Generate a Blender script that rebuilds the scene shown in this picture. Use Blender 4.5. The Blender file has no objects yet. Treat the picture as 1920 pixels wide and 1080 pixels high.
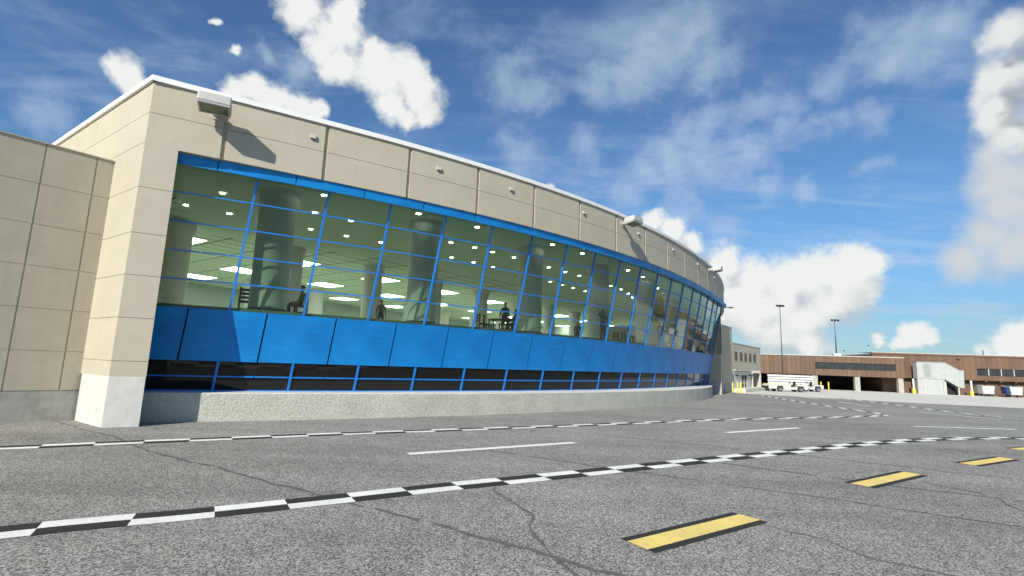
import bpy, bmesh, math, random
from mathutils import Vector, Matrix
random.seed(7)
scene = bpy.context.scene
COL = scene.collection
pi = math.pi
def R_(d): return math.radians(d)

# ------------------------------------------------------------------ materials
MATS = {}
def nodes_of(m):
    m.use_nodes = True
    return m.node_tree.nodes, m.node_tree.links
def mat(name, col, rough=0.6, metal=0.0, var=0.0, vscale=3.0, bump=0.0, bscale=40.0, stretch=(1, 1, 1),
        emit=None, estr=0.0, coat=0.0, spec=0.5, coord='Object', streak=0.0):
    if name in MATS: return MATS[name]
    m = bpy.data.materials.new(name); N, L = nodes_of(m)
    b = N['Principled BSDF']
    b.inputs['Base Color'].default_value = (*col, 1); b.inputs['Roughness'].default_value = rough
    b.inputs['Metallic'].default_value = metal; b.inputs['Coat Weight'].default_value = coat
    b.inputs['Specular IOR Level'].default_value = spec
    if emit:
        b.inputs['Emission Color'].default_value = (*emit, 1); b.inputs['Emission Strength'].default_value = estr
    if var or bump or streak:
        tc = N.new('ShaderNodeTexCoord'); mp = N.new('ShaderNodeMapping'); mp.inputs['Scale'].default_value = stretch
        L.new(tc.outputs[coord], mp.inputs[0])
    if var:
        n = N.new('ShaderNodeTexNoise'); n.inputs['Scale'].default_value = vscale; n.inputs['Detail'].default_value = 7
        n.inputs['Roughness'].default_value = 0.62
        L.new(mp.outputs[0], n.inputs['Vector'])
        r = N.new('ShaderNodeValToRGB'); r.color_ramp.elements[0].position = .28; r.color_ramp.elements[1].position = .72
        lo = tuple(max(0, c * (1 - var)) for c in col); hi = tuple(min(1, c * (1 + var)) for c in col)
        r.color_ramp.elements[0].color = (*lo, 1); r.color_ramp.elements[1].color = (*hi, 1)
        L.new(n.outputs['Fac'], r.inputs[0]); out = r.outputs[0]
        if streak:      # rain streaks: noise drawn out along the height
            m2 = N.new('ShaderNodeMapping'); m2.inputs['Scale'].default_value = (5, 5, .22); L.new(tc.outputs[coord], m2.inputs[0])
            n2 = N.new('ShaderNodeTexNoise'); n2.inputs['Scale'].default_value = 1.0; n2.inputs['Detail'].default_value = 5; L.new(m2.outputs[0], n2.inputs['Vector'])
            r2 = N.new('ShaderNodeMapRange'); r2.inputs[1].default_value = .45; r2.inputs[2].default_value = .75
            r2.inputs[3].default_value = 1.0; r2.inputs[4].default_value = 1 - streak; L.new(n2.outputs['Fac'], r2.inputs[0])
            mx = N.new('ShaderNodeVectorMath'); mx.operation = 'SCALE'; L.new(out, mx.inputs[0]); L.new(r2.outputs[0], mx.inputs['Scale']); out = mx.outputs[0]
        L.new(out, b.inputs['Base Color'])
        rr = N.new('ShaderNodeMapRange'); rr.inputs[3].default_value = max(0, rough - .08); rr.inputs[4].default_value = min(1, rough + .08)
        L.new(n.outputs['Fac'], rr.inputs[0]); L.new(rr.outputs[0], b.inputs['Roughness'])
    if bump:
        n2 = N.new('ShaderNodeTexNoise'); n2.inputs['Scale'].default_value = bscale; n2.inputs['Detail'].default_value = 4
        L.new(mp.outputs[0], n2.inputs['Vector'])
        bp = N.new('ShaderNodeBump'); bp.inputs['Strength'].default_value = bump; bp.inputs['Distance'].default_value = 0.02
        L.new(n2.outputs['Fac'], bp.inputs['Height']); L.new(bp.outputs[0], b.inputs['Normal'])
    MATS[name] = m
    return m

BEIGE = mat('beige_precast', (.46, .412, .315), .75, var=.05, vscale=1.2, bump=.12, bscale=60, streak=.035)
BEIGE_W = mat('beige_precast_wing', (.475, .422, .318), .75, var=.08, vscale=1.6, bump=.15, bscale=50, streak=.05)
BEIGE_A = mat('beige_render', (.47, .43, .32), .8, var=.07, vscale=.8, bump=.1, bscale=40, streak=.08)
CONC = mat('pale_concrete', (.56, .55, .505), .8, var=.12, vscale=2.2, bump=.2, bscale=25, streak=.08)
CONC_D = mat('grey_concrete', (.38, .365, .325), .85, var=.22, vscale=2.5, bump=.3, bscale=25, streak=.15)
WHITE_CAP = mat('white_metal_cap', (.80, .80, .775), .45, var=.03, vscale=2)
WHITE = mat('white_paint', (.57, .57, .55), .45, var=.05, vscale=2.5, streak=.06)
WHITE_DIRTY = mat('white_sheet_metal', (.42, .44, .42), .5, var=.08, vscale=2, streak=.14)
BROWN = mat('brown_cladding', (.152, .091, .057), .6, var=.10, vscale=1.2, streak=.10)
BROWN_D = mat('brown_wall', (.135, .084, .056), .8, var=.10, vscale=1.5)
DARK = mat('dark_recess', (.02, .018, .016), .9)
DARKMETAL = mat('dark_metal', (.035, .035, .037), .5, metal=.4)
GREYMETAL = mat('grey_metal', (.42, .42, .41), .45, metal=.2, var=.05)
ROOF = mat('roof_membrane', (.3, .3, .29), .9, var=.1)
YELLOW = mat('yellow_paint', (.75, .60, .06), .5, var=.08, vscale=6)
RUBBER = mat('rubber', (.028, .028, .03), .8, var=.2, vscale=20)
STEEL_RIM = mat('wheel_rim', (.25, .25, .25), .4, metal=.5)
BLUECLOTH = mat('navy_curtain', (.02, .035, .12), .8, var=.1)
RED = mat('red_lamp', (.5, .03, .02), .3)
LENS = mat('lamp_lens', (.15, .16, .10), .15, var=.25, vscale=8)
INT_WHITE = mat('interior_ceiling', (.66, .76, .60), .9, var=.02)
INT_WALL = mat('interior_wall', (.40, .45, .43), .9, var=.03)
COLUMN = mat('interior_column', (.74, .70, .72), .55, var=.04)
INT_FLOOR = mat('interior_floor', (.52, .52, .49), .35, var=.1)
CHAIR = mat('dark_wood', (.022, .018, .015), .45, var=.2, vscale=12)
DOORGLASS = mat('dark_door_glass', (.03, .028, .025), .1)
LIGHT = mat('light_panel', (.9, .9, .88), .5, emit=(1, .98, .94), estr=13)
DOWN = mat('downlight_lens', (.9, .9, .88), .5, emit=(1, .97, .92), estr=115)

def glass_mat(name, tint, ior=1.5, wave=.0, wscale=1.2, rough=0.0, boost=0.0):
    m = bpy.data.materials.new(name); N, L = nodes_of(m); N.remove(N['Principled BSDF']); out = N['Material Output']
    tr = N.new('ShaderNodeBsdfTransparent'); tr.inputs[0].default_value = (*tint, 1)
    gl = N.new('ShaderNodeBsdfGlossy'); gl.inputs['Roughness'].default_value = rough; gl.inputs[0].default_value = (.92, .96, .95, 1)
    fr = N.new('ShaderNodeFresnel'); fr.inputs['IOR'].default_value = ior
    mx = N.new('ShaderNodeMixShader')
    tc = N.new('ShaderNodeTexCoord'); mp = N.new('ShaderNodeMapping'); mp.inputs['Scale'].default_value = (1, 1, .55)
    n = N.new('ShaderNodeTexNoise'); n.inputs['Scale'].default_value = wscale; n.inputs['Detail'].default_value = 3; n.inputs['Distortion'].default_value = .6
    bp = N.new('ShaderNodeBump'); bp.inputs['Strength'].default_value = wave; bp.inputs['Distance'].default_value = .02
    L.new(tc.outputs['Object'], mp.inputs[0]); L.new(mp.outputs[0], n.inputs['Vector']); L.new(n.outputs['Fac'], bp.inputs['Height'])
    L.new(bp.outputs[0], gl.inputs['Normal'])
    ge = N.new('ShaderNodeNewGeometry'); mi_ = N.new('ShaderNodeMapRange'); mi_.inputs[3].default_value = ior; mi_.inputs[4].default_value = 1/ior
    L.new(ge.outputs['Backfacing'], mi_.inputs[0]); L.new(mi_.outputs[0], fr.inputs['IOR'])
    ad = N.new('ShaderNodeMath'); ad.operation = 'ADD'; ad.inputs[1].default_value = boost; ad.use_clamp = True
    L.new(fr.outputs[0], ad.inputs[0]); L.new(ad.outputs[0], mx.inputs[0])
    L.new(tr.outputs[0], mx.inputs[1]); L.new(gl.outputs[0], mx.inputs[2]); L.new(mx.outputs[0], out.inputs[0])
    return m
PANE = glass_mat('green_tinted_glass', (.645, .745, .65), wave=.34, wscale=.9)
DARKPANE = mat('dark_glass', (.012, .012, .011), .06, bump=.05, bscale=2, spec=.28)
WINGLASS = mat('terminal_glass', (.035, .037, .038), .12, var=.35, vscale=1.2)

def blue_mat():
    m = mat('blue_brushed_panel', (.006, .165, .56), .42, spec=.35)
    N, L = nodes_of(m); b = N['Principled BSDF']
    tc = N.new('ShaderNodeTexCoord'); mp = N.new('ShaderNodeMapping'); mp.inputs['Scale'].default_value = (.55, .55, 14)
    n = N.new('ShaderNodeTexNoise'); n.inputs['Scale'].default_value = 2.0; n.inputs['Detail'].default_value = 8; n.inputs['Roughness'].default_value = .7
    n3 = N.new('ShaderNodeTexNoise'); n3.inputs['Scale'].default_value = .8; n3.inputs['Detail'].default_value = 2
    L.new(tc.outputs['Object'], mp.inputs[0]); L.new(mp.outputs[0], n.inputs['Vector']); L.new(tc.outputs['Object'], n3.inputs['Vector'])
    a = N.new('ShaderNodeMath'); a.operation = 'MULTIPLY_ADD'; a.inputs[1].default_value = .55; L.new(n.outputs['Fac'], a.inputs[0])
    a2 = N.new('ShaderNodeMath'); a2.operation = 'MULTIPLY'; a2.inputs[1].default_value = .45; L.new(n3.outputs['Fac'], a2.inputs[0]); L.new(a2.outputs[0], a.inputs[2])
    r = N.new('ShaderNodeValToRGB'); r.color_ramp.elements[0].position = .37; r.color_ramp.elements[1].position = .63
    r.color_ramp.elements[0].color = (.004, .17, .50, 1); r.color_ramp.elements[1].color = (.007, .27, .70, 1)
    L.new(a.outputs[0], r.inputs[0]); L.new(r.outputs[0], b.inputs['Base Color'])
    rr = N.new('ShaderNodeMapRange'); rr.inputs[3].default_value = .34; rr.inputs[4].default_value = .52; L.new(n.outputs['Fac'], rr.inputs[0]); L.new(rr.outputs[0], b.inputs['Roughness'])
    return m
BLUE = blue_mat()
BLUEBAR = mat('blue_bar', (.010, .20, .66), .4, var=.06, vscale=4)

def stipple_mat():
    m = mat('stippled_concrete', (.47, .465, .43), .9)
    N, L = nodes_of(m); b = N['Principled BSDF']
    tc = N.new('ShaderNodeTexCoord')
    n = N.new('ShaderNodeTexNoise'); n.inputs['Scale'].default_value = 15; n.inputs['Detail'].default_value = 4; n.inputs['Roughness'].default_value = .6
    L.new(tc.outputs['Object'], n.inputs['Vector'])
    n2 = N.new('ShaderNodeTexNoise'); n2.inputs['Scale'].default_value = .9; n2.inputs['Detail'].default_value = 4; L.new(tc.outputs['Object'], n2.inputs['Vector'])
    r = N.new('ShaderNodeValToRGB'); r.color_ramp.elements[0].position = .32; r.color_ramp.elements[1].position = .62
    r.color_ramp.elements[0].color = (.34, .33, .275, 1); r.color_ramp.elements[1].color = (.56, .55, .475, 1)
    ad = N.new('ShaderNodeMath'); ad.operation = 'MULTIPLY_ADD'; ad.inputs[1].default_value = .35; L.new(n2.outputs['Fac'], ad.inputs[0])
    m2 = N.new('ShaderNodeMath'); m2.operation = 'MULTIPLY'; m2.inputs[1].default_value = .65; L.new(n.outputs['Fac'], m2.inputs[0]); L.new(m2.outputs[0], ad.inputs[2])
    L.new(ad.outputs[0], r.inputs[0]); L.new(r.outputs[0], b.inputs['Base Color'])
    bp = N.new('ShaderNodeBump'); bp.inputs['Strength'].default_value = .9; bp.inputs['Distance'].default_value = .032
    L.new(n.outputs['Fac'], bp.inputs['Height']); L.new(bp.outputs[0], b.inputs['Normal'])
    return m
STIPPLE = stipple_mat()

def asphalt_mat():
    m = mat('asphalt', (.2, .2, .19), .9)
    N, L = nodes_of(m); b = N['Principled BSDF']; b.inputs['Specular IOR Level'].default_value = .3
    tc = N.new('ShaderNodeTexCoord')
    def noise(s, d, ro=.6):
        n = N.new('ShaderNodeTexNoise'); n.inputs['Scale'].default_value = s; n.inputs['Detail'].default_value = d; n.inputs['Roughness'].default_value = ro
        L.new(tc.outputs['Object'], n.inputs['Vector']); return n
    v = N.new('ShaderNodeTexVoronoi'); v.inputs['Scale'].default_value = 55; v.inputs['Randomness'].default_value = 1; L.new(tc.outputs['Object'], v.inputs['Vector'])
    g = noise(42, 4, .7); mid = noise(2.2, 5); big = noise(.16, 4)
    # stones: pale specks between dark binder
    s = N.new('ShaderNodeMath'); s.operation = 'MULTIPLY_ADD'; s.inputs[1].default_value = .62; L.new(g.outputs['Fac'], s.inputs[0])
    s1 = N.new('ShaderNodeMath'); s1.operation = 'MULTIPLY'; s1.inputs[1].default_value = .38; L.new(v.outputs['Color'], s1.inputs[0]); L.new(s1.outputs[0], s.inputs[2])
    r = N.new('ShaderNodeValToRGB'); e = r.color_ramp.elements
    e[0].position = .38; e[0].color = (.07, .068, .062, 1); e[1].position = .63; e[1].color = (.47, .452, .405, 1)
    e2 = e.new(.5); e2.color = (.236, .227, .205, 1)
    L.new(s.outputs[0], r.inputs[0])
    f1 = N.new('ShaderNodeMapRange'); f1.inputs[1].default_value = .3; f1.inputs[2].default_value = .7; f1.inputs[3].default_value = .91; f1.inputs[4].default_value = 1.08; L.new(mid.outputs['Fac'], f1.inputs[0])
    f2 = N.new('ShaderNodeMapRange'); f2.inputs[1].default_value = .3; f2.inputs[2].default_value = .7; f2.inputs[3].default_value = .84; f2.inputs[4].default_value = 1.14; L.new(big.outputs['Fac'], f2.inputs[0])
    # worn traffic streaks across the far taxi lane
    mp = N.new('ShaderNodeMapping'); mp.inputs['Rotation'].default_value = (0, 0, R_(31)); mp.inputs['Scale'].default_value = (.05, .8, 1); L.new(tc.outputs['Object'], mp.inputs[0])
    st = N.new('ShaderNodeTexNoise'); st.inputs['Scale'].default_value = 1; st.inputs['Detail'].default_value = 5; L.new(mp.outputs[0], st.inputs['Vector'])
    f3 = N.new('ShaderNodeMapRange'); f3.inputs[1].default_value = .35; f3.inputs[2].default_value = .7; f3.inputs[3].default_value = .86; f3.inputs[4].default_value = 1.08; L.new(st.outputs['Fac'], f3.inputs[0])
    ml = N.new('ShaderNodeMath'); ml.operation = 'MULTIPLY'; L.new(f1.outputs[0], ml.inputs[0]); L.new(f2.outputs[0], ml.inputs[1])
    ml2 = N.new('ShaderNodeMath'); ml2.operation = 'MULTIPLY'; L.new(ml.outputs[0], ml2.inputs[0]); L.new(f3.outputs[0], ml2.inputs[1])
    sc = N.new('ShaderNodeVectorMath'); sc.operation = 'SCALE'; L.new(r.outputs[0], sc.inputs[0]); L.new(ml2.outputs[0], sc.inputs['Scale'])
    L.new(sc.outputs[0], b.inputs['Base Color'])
    bp = N.new('ShaderNodeBump'); bp.inputs['Strength'].default_value = .6; bp.inputs['Distance'].default_value = .014
    L.new(s.outputs[0], bp.inputs['Height']); L.new(bp.outputs[0], b.inputs['Normal'])
    return m
ASPHALT = asphalt_mat()
APRON = mat('apron_concrete', (.56, .54, .475), .9, var=.10, vscale=.5, bump=.1, bscale=8)

def paint_mat(name, col, worn=.35):
    m = mat(name, col, .8, spec=.2)
    N, L = nodes_of(m); b = N['Principled BSDF']
    tc = N.new('ShaderNodeTexCoord')
    n = N.new('ShaderNodeTexNoise'); n.inputs['Scale'].default_value = 30; n.inputs['Detail'].default_value = 6; n.inputs['Roughness'].default_value = .7
    n2 = N.new('ShaderNodeTexNoise'); n2.inputs['Scale'].default_value = 1.6; n2.inputs['Detail'].default_value = 3
    L.new(tc.outputs['Object'], n.inputs['Vector']); L.new(tc.outputs['Object'], n2.inputs['Vector'])
    a = N.new('ShaderNodeMath'); a.operation = 'MULTIPLY_ADD'; a.inputs[1].default_value = .7; L.new(n.outputs['Fac'], a.inputs[0])
    a2 = N.new('ShaderNodeMath'); a2.operation = 'MULTIPLY'; a2.inputs[1].default_value = .3; L.new(n2.outputs['Fac'], a2.inputs[0]); L.new(a2.outputs[0], a.inputs[2])
    r = N.new('ShaderNodeValToRGB'); r.color_ramp.elements[0].position = .36; r.color_ramp.elements[1].position = .60
    r.color_ramp.elements[0].color = (*[c * (1 - worn) + .12 * worn for c in col], 1); r.color_ramp.elements[1].color = (*col, 1)
    L.new(a.outputs[0], r.inputs[0]); L.new(r.outputs[0], b.inputs['Base Color'])
    bp = N.new('ShaderNodeBump'); bp.inputs['Strength'].default_value = .25; bp.inputs['Distance'].default_value = .01; L.new(n.outputs['Fac'], bp.inputs['Height']); L.new(bp.outputs[0], b.inputs['Normal'])
    return m
P_WHITE = paint_mat('white_marking', (.80, .785, .73), .35)
P_BLACK = paint_mat('black_marking', (.030, .028, .025), .10)
P_YELLOW = paint_mat('yellow_marking', (.80, .62, .19), .35)
CRACK = mat('crack_sealant', (.105, .102, .096), .85, var=.35, vscale=9)

# ------------------------------------------------------------------ mesh builder
class MB:
    def __init__(s): s.v = []; s.f = []; s.m = []; s.sm = []
    def quad(s, a, b, c, d, mi=0, smooth=False):
        i = len(s.v); s.v += [tuple(a), tuple(b), tuple(c), tuple(d)]; s.f.append((i, i+1, i+2, i+3)); s.m.append(mi); s.sm.append(smooth)
    def poly(s, pts, mi=0):
        i = len(s.v); s.v += [tuple(p) for p in pts]; s.f.append(tuple(range(i, i+len(pts)))); s.m.append(mi); s.sm.append(False)
    def hexa(s, p, mi=0, skip=()):      # p: 4 bottom, 4 top, same winding (ccw from above)
        i = len(s.v); s.v += [tuple(q) for q in p]
        for k, f in enumerate(((3, 2, 1, 0), (4, 5, 6, 7), (0, 1, 5, 4), (1, 2, 6, 5), (2, 3, 7, 6), (3, 0, 4, 7))):
            if k in skip: continue
            s.f.append(tuple(i+j for j in f)); s.m.append(mi); s.sm.append(False)
    def box(s, c, h, ax=0.0, mi=0):     # centre, half sizes, rotation about z
        ca, sa = math.cos(ax), math.sin(ax); P = []
        for z in (-1, 1):
            for x, y in ((-1, -1), (1, -1), (1, 1), (-1, 1)):
                dx, dy = x*h[0], y*h[1]; P.append((c[0]+dx*ca-dy*sa, c[1]+dx*sa+dy*ca, c[2]+z*h[2]))
        s.hexa(P, mi)
    def prism(s, poly, z0, z1, mi=0):
        n = len(poly); a = sum(poly[i][0]*poly[(i+1) % n][1]-poly[(i+1) % n][0]*poly[i][1] for i in range(n))
        if a < 0: poly = poly[::-1]
        i = len(s.v); s.v += [(x, y, z0) for x, y in poly] + [(x, y, z1) for x, y in poly]
        s.f.append(tuple(i+n-1-j for j in range(n))); s.f.append(tuple(i+n+j for j in range(n))); s.m += [mi, mi]; s.sm += [False]*2
        for j in range(n):
            k = (j+1) % n; s.f.append((i+j, i+k, i+n+k, i+n+j)); s.m.append(mi); s.sm.append(False)
    def tube(s, a, b, r0, r1=None, n=12, mi=0, caps=True):
        a, b = Vector(a), Vector(b); r1 = r0 if r1 is None else r1
        d = (b-a).normalized(); u = d.orthogonal().normalized(); w = d.cross(u); i = len(s.v)
        for p, r in ((a, r0), (b, r1)):
            for j in range(n):
                t = 2*pi*j/n; s.v.append(tuple(p+u*(r*math.cos(t))+w*(r*math.sin(t))))
        for j in range(n):
            k = (j+1) % n; s.f.append((i+j, i+k, i+n+k, i+n+j)); s.m.append(mi); s.sm.append(True)
        if caps:
            s.f.append(tuple(i+n-1-j for j in range(n))); s.f.append(tuple(i+n+j for j in range(n))); s.m += [mi, mi]; s.sm += [False]*2
    def lathe(s, c, prof, n=24, mi=0):  # prof: (r, z) pairs
        i = len(s.v)
        for r, z in prof:
            for j in range(n):
                t = 2*pi*j/n; s.v.append((c[0]+r*math.cos(t), c[1]+r*math.sin(t), c[2]+z))
        for q in range(len(prof)-1):
            for j in range(n):
                k = (j+1) % n; a = i+q*n
                s.f.append((a+j, a+k, a+n+k, a+n+j)); s.m.append(mi); s.sm.append(True)
    def build(s, name, mats, parent=None, origin=None, bevel=0.0):
        me = bpy.data.meshes.new(name)
        if not isinstance(mats, (list, tuple)): mats = [mats]
        o0 = Vector((0, 0, 0))
        if parent is not None: o0 = WORLD_LOC[parent.name]
        rel = Vector(origin) if origin is not None else o0
        me.from_pydata([tuple(Vector(v)-rel) for v in s.v], [], s.f)
        for m in mats: me.materials.append(m)
        me.polygons.foreach_set('material_index', s.m); me.polygons.foreach_set('use_smooth', s.sm)
        me.validate(); me.update()
        o = bpy.data.objects.new(name, me); COL.objects.link(o)
        if parent is not None: o.parent = parent
        o.location = rel-o0; WORLD_LOC[o.name] = rel
        if bevel:
            b = o.modifiers.new('Bevel', 'BEVEL'); b.width = bevel; b.segments = 2; b.limit_method = 'ANGLE'; b.angle_limit = R_(40)
        return o
WORLD_LOC = {}
def tag(o, label=None, cat=None, group=None, kind=None):
    if label: o['label'] = label
    if cat: o['category'] = cat
    if group: o['group'] = group
    if kind: o['kind'] = kind
    return o
def thing(name, loc, label, cat, group=None, rz=0.0):
    o = bpy.data.objects.new(name, None); COL.objects.link(o); o.location = loc; o.rotation_euler = (0, 0, rz)
    o.empty_display_size = .3; WORLD_LOC[o.name] = Vector((0, 0, 0)) if rz else Vector(loc)
    return tag(o, label, cat, group)
def struct(o): return tag(o, kind='structure')
def copy_tree(o, parent=None):
    c = o.copy(); COL.objects.link(c); c.parent = parent
    for ch in list(o.children): copy_tree(ch, c)
    return c

# ------------------------------------------------------------------ plan of the curved terminal
CX, CY, RR = -37.9135, 71.2784, 62.2373
A0, DA = -1.10126, 0.050947            # panel joints of the fascia
ZT, ZB = 10.59, 8.518
def dk(k):
    d = .5*max(0.0, (k-8.5)/5.0)**2
    if k < 1.5: d += .25*((1.5-k)/2.15)**2
    return d
def P(k, dr=0.0, z=0.0):
    a = A0+k*DA; r = RR+dk(k)+dr
    return Vector((CX+r*math.cos(a), CY+r*math.sin(a), z))
def Nrm(k):
    a = A0+k*DA; return Vector((math.cos(a), math.sin(a), 0))
RT, TX, TY = 61.7387, .158084, -.112703
Z1, Z2, Z3, Z4 = 8.331, 3.670, 1.931, .903
AM, DAM = -1.08237, .03851             # mullions of the glass front
NB0, NB1 = -1, 18
def G(m, z, dr=0.0):
    a = AM+m*DAM; r = RT+dr+1.0*(max(0.0, m-10.5)/7.5)**2
    return Vector((CX-.0507-TX*(Z1-z)+r*math.cos(a), CY-.0483-TY*(Z1-z)+r*math.sin(a), z))
KC, KI = -.65, -.375                   # corner pillar: outer corner, inner edge
KE = 14.15
LF = R_(145.69); LW = R_(50.04)
CORNER = P(KC)
lfd = Vector((math.cos(LF), math.sin(LF), 0)); lwd = Vector((math.cos(LW), math.sin(LW), 0))
KEND = 17.5

def grooved(mb, uk, zk, fn, gap, depth, sub=4, mi=0, zgap=None):
    """panels with open joints: fn(u, d, z) -> point, d = outward offset; faces stand proud of a back plane"""
    zgap = gap if zgap is None else zgap
    for a, b in zip(uk[:-1], uk[1:]):
        ga, gb = (gap[0] if a != uk[0] else 0), (gap[0] if b != uk[-1] else 0)
        for c, d in zip(zk[:-1], zk[1:]):
            gc, gd = (gap[1] if c != zk[0] else 0), (gap[1] if d != zk[-1] else 0)
            us = [a+ga+(b-gb-a-ga)*i/sub for i in range(sub+1)]; z0, z1 = c+gc, d-gd
            ch = min(depth, .012)
            for u0, u1 in zip(us[:-1], us[1:]):
                mb.quad(fn(u0, 0, z0), fn(u1, 0, z0), fn(u1, 0, z1), fn(u0, 0, z1), mi)
                mb.quad(fn(u0, -depth, z0), fn(u1, -depth, z0), fn(u1, 0, z0), fn(u0, 0, z0), mi)
                mb.quad(fn(u0, 0, z1), fn(u1, 0, z1), fn(u1, -depth, z1), fn(u0, -depth, z1), mi)
            mb.quad(fn(us[0], -depth, z0), fn(us[0], 0, z0), fn(us[0], 0, z1), fn(us[0], -depth, z1), mi)
            mb.quad(fn(us[-1], 0, z0), fn(us[-1], -depth, z0), fn(us[-1], -depth, z1), fn(us[-1], 0, z1), mi)
    n = max(2, int((len(uk)-1)*sub))
    for i in range(n):
        u0 = uk[0]+(uk[-1]-uk[0])*i/n; u1 = uk[0]+(uk[-1]-uk[0])*(i+1)/n
        mb.quad(fn(u0, -depth, zk[0]), fn(u1, -depth, zk[0]), fn(u1, -depth, zk[-1]), fn(u0, -depth, zk[-1]), mi)

T = thing('terminal_building', (CORNER.x, CORNER.y, 0),
          'curved beige airport terminal with leaning green glass front and bright blue panel band', 'terminal')
# --- fascia band
mb = MB()
grooved(mb, [KC]+list(range(0, 18)), [ZB, 9.57, ZT], lambda u, d, z: P(u, d, z), (.021, .008), .075)
n = 72
for i in range(n):
    k0 = KI+(KEND-KI)*i/n; k1 = KI+(KEND-KI)*(i+1)/n
    mb.quad(P(k0, -.66, ZB+.002), P(k1, -.66, ZB+.002), P(k1, -.02, ZB+.002), P(k0, -.02, ZB+.002))
    mb.quad(P(k1, -.66, ZB), P(k0, -.66, ZB), P(k0, -.66, ZT), P(k1, -.66, ZT))
mb.build('fascia', BEIGE, T)
# --- white parapet cap, along the fascia and the left side wall
mb = MB()
def capseg(a0, a1, b0, b1):     # outer/inner points at both ends
    mb.hexa([(*a0[:2], ZT+.01), (*a1[:2], ZT+.01), (*b1[:2], ZT+.01), (*b0[:2], ZT+.01),
             (*a0[:2], 10.775), (*a1[:2], 10.775), (*b1[:2], 10.775), (*b0[:2], 10.775)])
lfn = Vector((math.cos(LF+pi/2), math.sin(LF+pi/2), 0))     # outward normal of the side wall
cap_c = CORNER+Nrm(KC)*.07+lfn*.05
for i in range(72):
    k0 = KC+(KEND-KC)*i/72; k1 = KC+(KEND-KC)*(i+1)/72
    a0 = P(k0, .07) if i else cap_c
    capseg(a0, P(k1, .07), P(k0, -.6), P(k1, -.6))
LFLEN = 34.0
mb.hexa([(*v[:2], z) for z in (ZT+.01, 10.775) for v in (CORNER+lfd*LFLEN+lfn*.07, cap_c, CORNER-lfn*.5, CORNER+lfd*LFLEN-lfn*.5)])
mb.build('parapet_cap', WHITE_CAP, T)
# --- left side wall (above and behind the wing)
zs_p = [1.43, 1.88, 3.15, 4.43, 5.72, 7.15, 8.59, 9.57, ZT]
mb = MB()
grooved(mb, [0, LFLEN], zs_p, lambda u, d, z: CORNER+lfd*(LFLEN-u)+lfn*d+Vector((0, 0, z)), (.015, .008), .02, sub=2)
mb.build('side_wall', BEIGE, T)
# --- corner pillar: precast shaft over a pale concrete plinth
in_g = P(KI); ndir = Nrm(KI)
pd = 2.3
mb = MB()
grooved(mb, [KC, KI], [z for z in zs_p if z < 8.6], lambda u, d, z: P(u, d, z), (.006, .008), .02, sub=2)
a = P(KI); b = a+lfd*pd
mb.quad((*a[:2], 1.43), (*b[:2], 1.43), (*b[:2], 8.6), (*a[:2], 8.6))
mb.build('corner_pillar', BEIGE, T)
mb = MB()
a = CORNER+Nrm(KC)*.004+lfn*.004
pl = [a, P(KI, .004), P(KI, .004)+lfd*1.9, CORNER+lfd*2.2+lfn*.004]
mb.prism([(p.x, p.y) for p in pl], -.05, 1.43)
mb.build('pillar_plinth', CONC, T, bevel=.012)
# --- end pillar at the far end
mb = MB()
KP0, KP1 = 14.35, 14.75
pe = [P(KP0, -.35), P(KP1, -.35), P(KP1+.1, -3.2), P(KP0, -3.6)]
mb.prism([(p.x, p.y) for p in pe], 1.43, 8.6); mb.build('end_pillar', BEIGE, T)
mb = MB(); pe2 = [P(KP0-.005, -.34), P(KP1+.005, -.34), P(KP1+.1, -3.2), P(KP0-.005, -3.6)]
mb.prism([(p.x, p.y) for p in pe2], -.05, 1.428); mb.build('pillar_plinth', CONC_D, T)
# --- concrete base wall
BX, BY, BR = -38.1546, 74.0116, 63.971
def BW(a, dr=0, z=0):
    dr -= 14*max(0.0, a+.70)**2
    return Vector((BX+(BR+dr)*math.cos(a), BY+(BR+dr)*math.sin(a), z))
mb = MB(); a_s, a_e, n = -1.150, -.44, 90
for i in range(n):
    t0 = a_s+(a_e-a_s)*i/n; t1 = a_s+(a_e-a_s)*(i+1)/n
    mb.quad(BW(t0, 0, -.05), BW(t1, 0, -.05), BW(t1, 0, .89), BW(t0, 0, .89), 0, True)
    mb.quad(BW(t0, 0, .89), BW(t1, 0, .89), BW(t1, -.02, .91), BW(t0, -.02, .91), 1, True)
    mb.quad(BW(t0, -.02, .91), BW(t1, -.02, .91), BW(t1, -2.6, .915), BW(t0, -2.6, .915), 1, True)
e = [BW(a_e, 0, 0), BW(a_e, -2.6, 0)]
mb.quad((*e[0][:2], -.05), (*e[1][:2], -.05), (*e[1][:2], .915), (*e[0][:2], .89), 0)
mb.build('base_wall', [STIPPLE, CONC], T)
# --- blue panels: band under the glass (joints at half bays) and narrow head strip
def bluepanel(name, m0, m1, z0, z1, out):
    mb = MB(); g = .011 if out < .2 else .006; sub = 2
    us = [m0+g+(m1-m0-2*g)*i/sub for i in range(sub+1)]
    for u0, u1 in zip(us[:-1], us[1:]):
        f = [G(u0, z0, out), G(u1, z0, out), G(u1, z1, out), G(u0, z1, out)]
        q = [G(u0, z0+(.12 if out > .2 else 0), min(out-.06, .0)), G(u1, z0+(.12 if out > .2 else 0), min(out-.06, .0)), G(u1, z1, min(out-.06, .0)), G(u0, z1, min(out-.06, .0))]
        mb.quad(*f); mb.quad(q[3], q[2], q[1], q[0]); mb.quad(q[0], q[1], f[1], f[0]); mb.quad(f[3], f[2], q[2], q[3])
        if u0 == us[0]: mb.quad(q[0], f[0], f[3], q[3])
        if u1 == us[-1]: mb.quad(f[1], q[1], q[2], f[2])
    return mb.build(name, BLUE, T, origin=G((m0+m1)/2, (z0+z1)/2))
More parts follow.
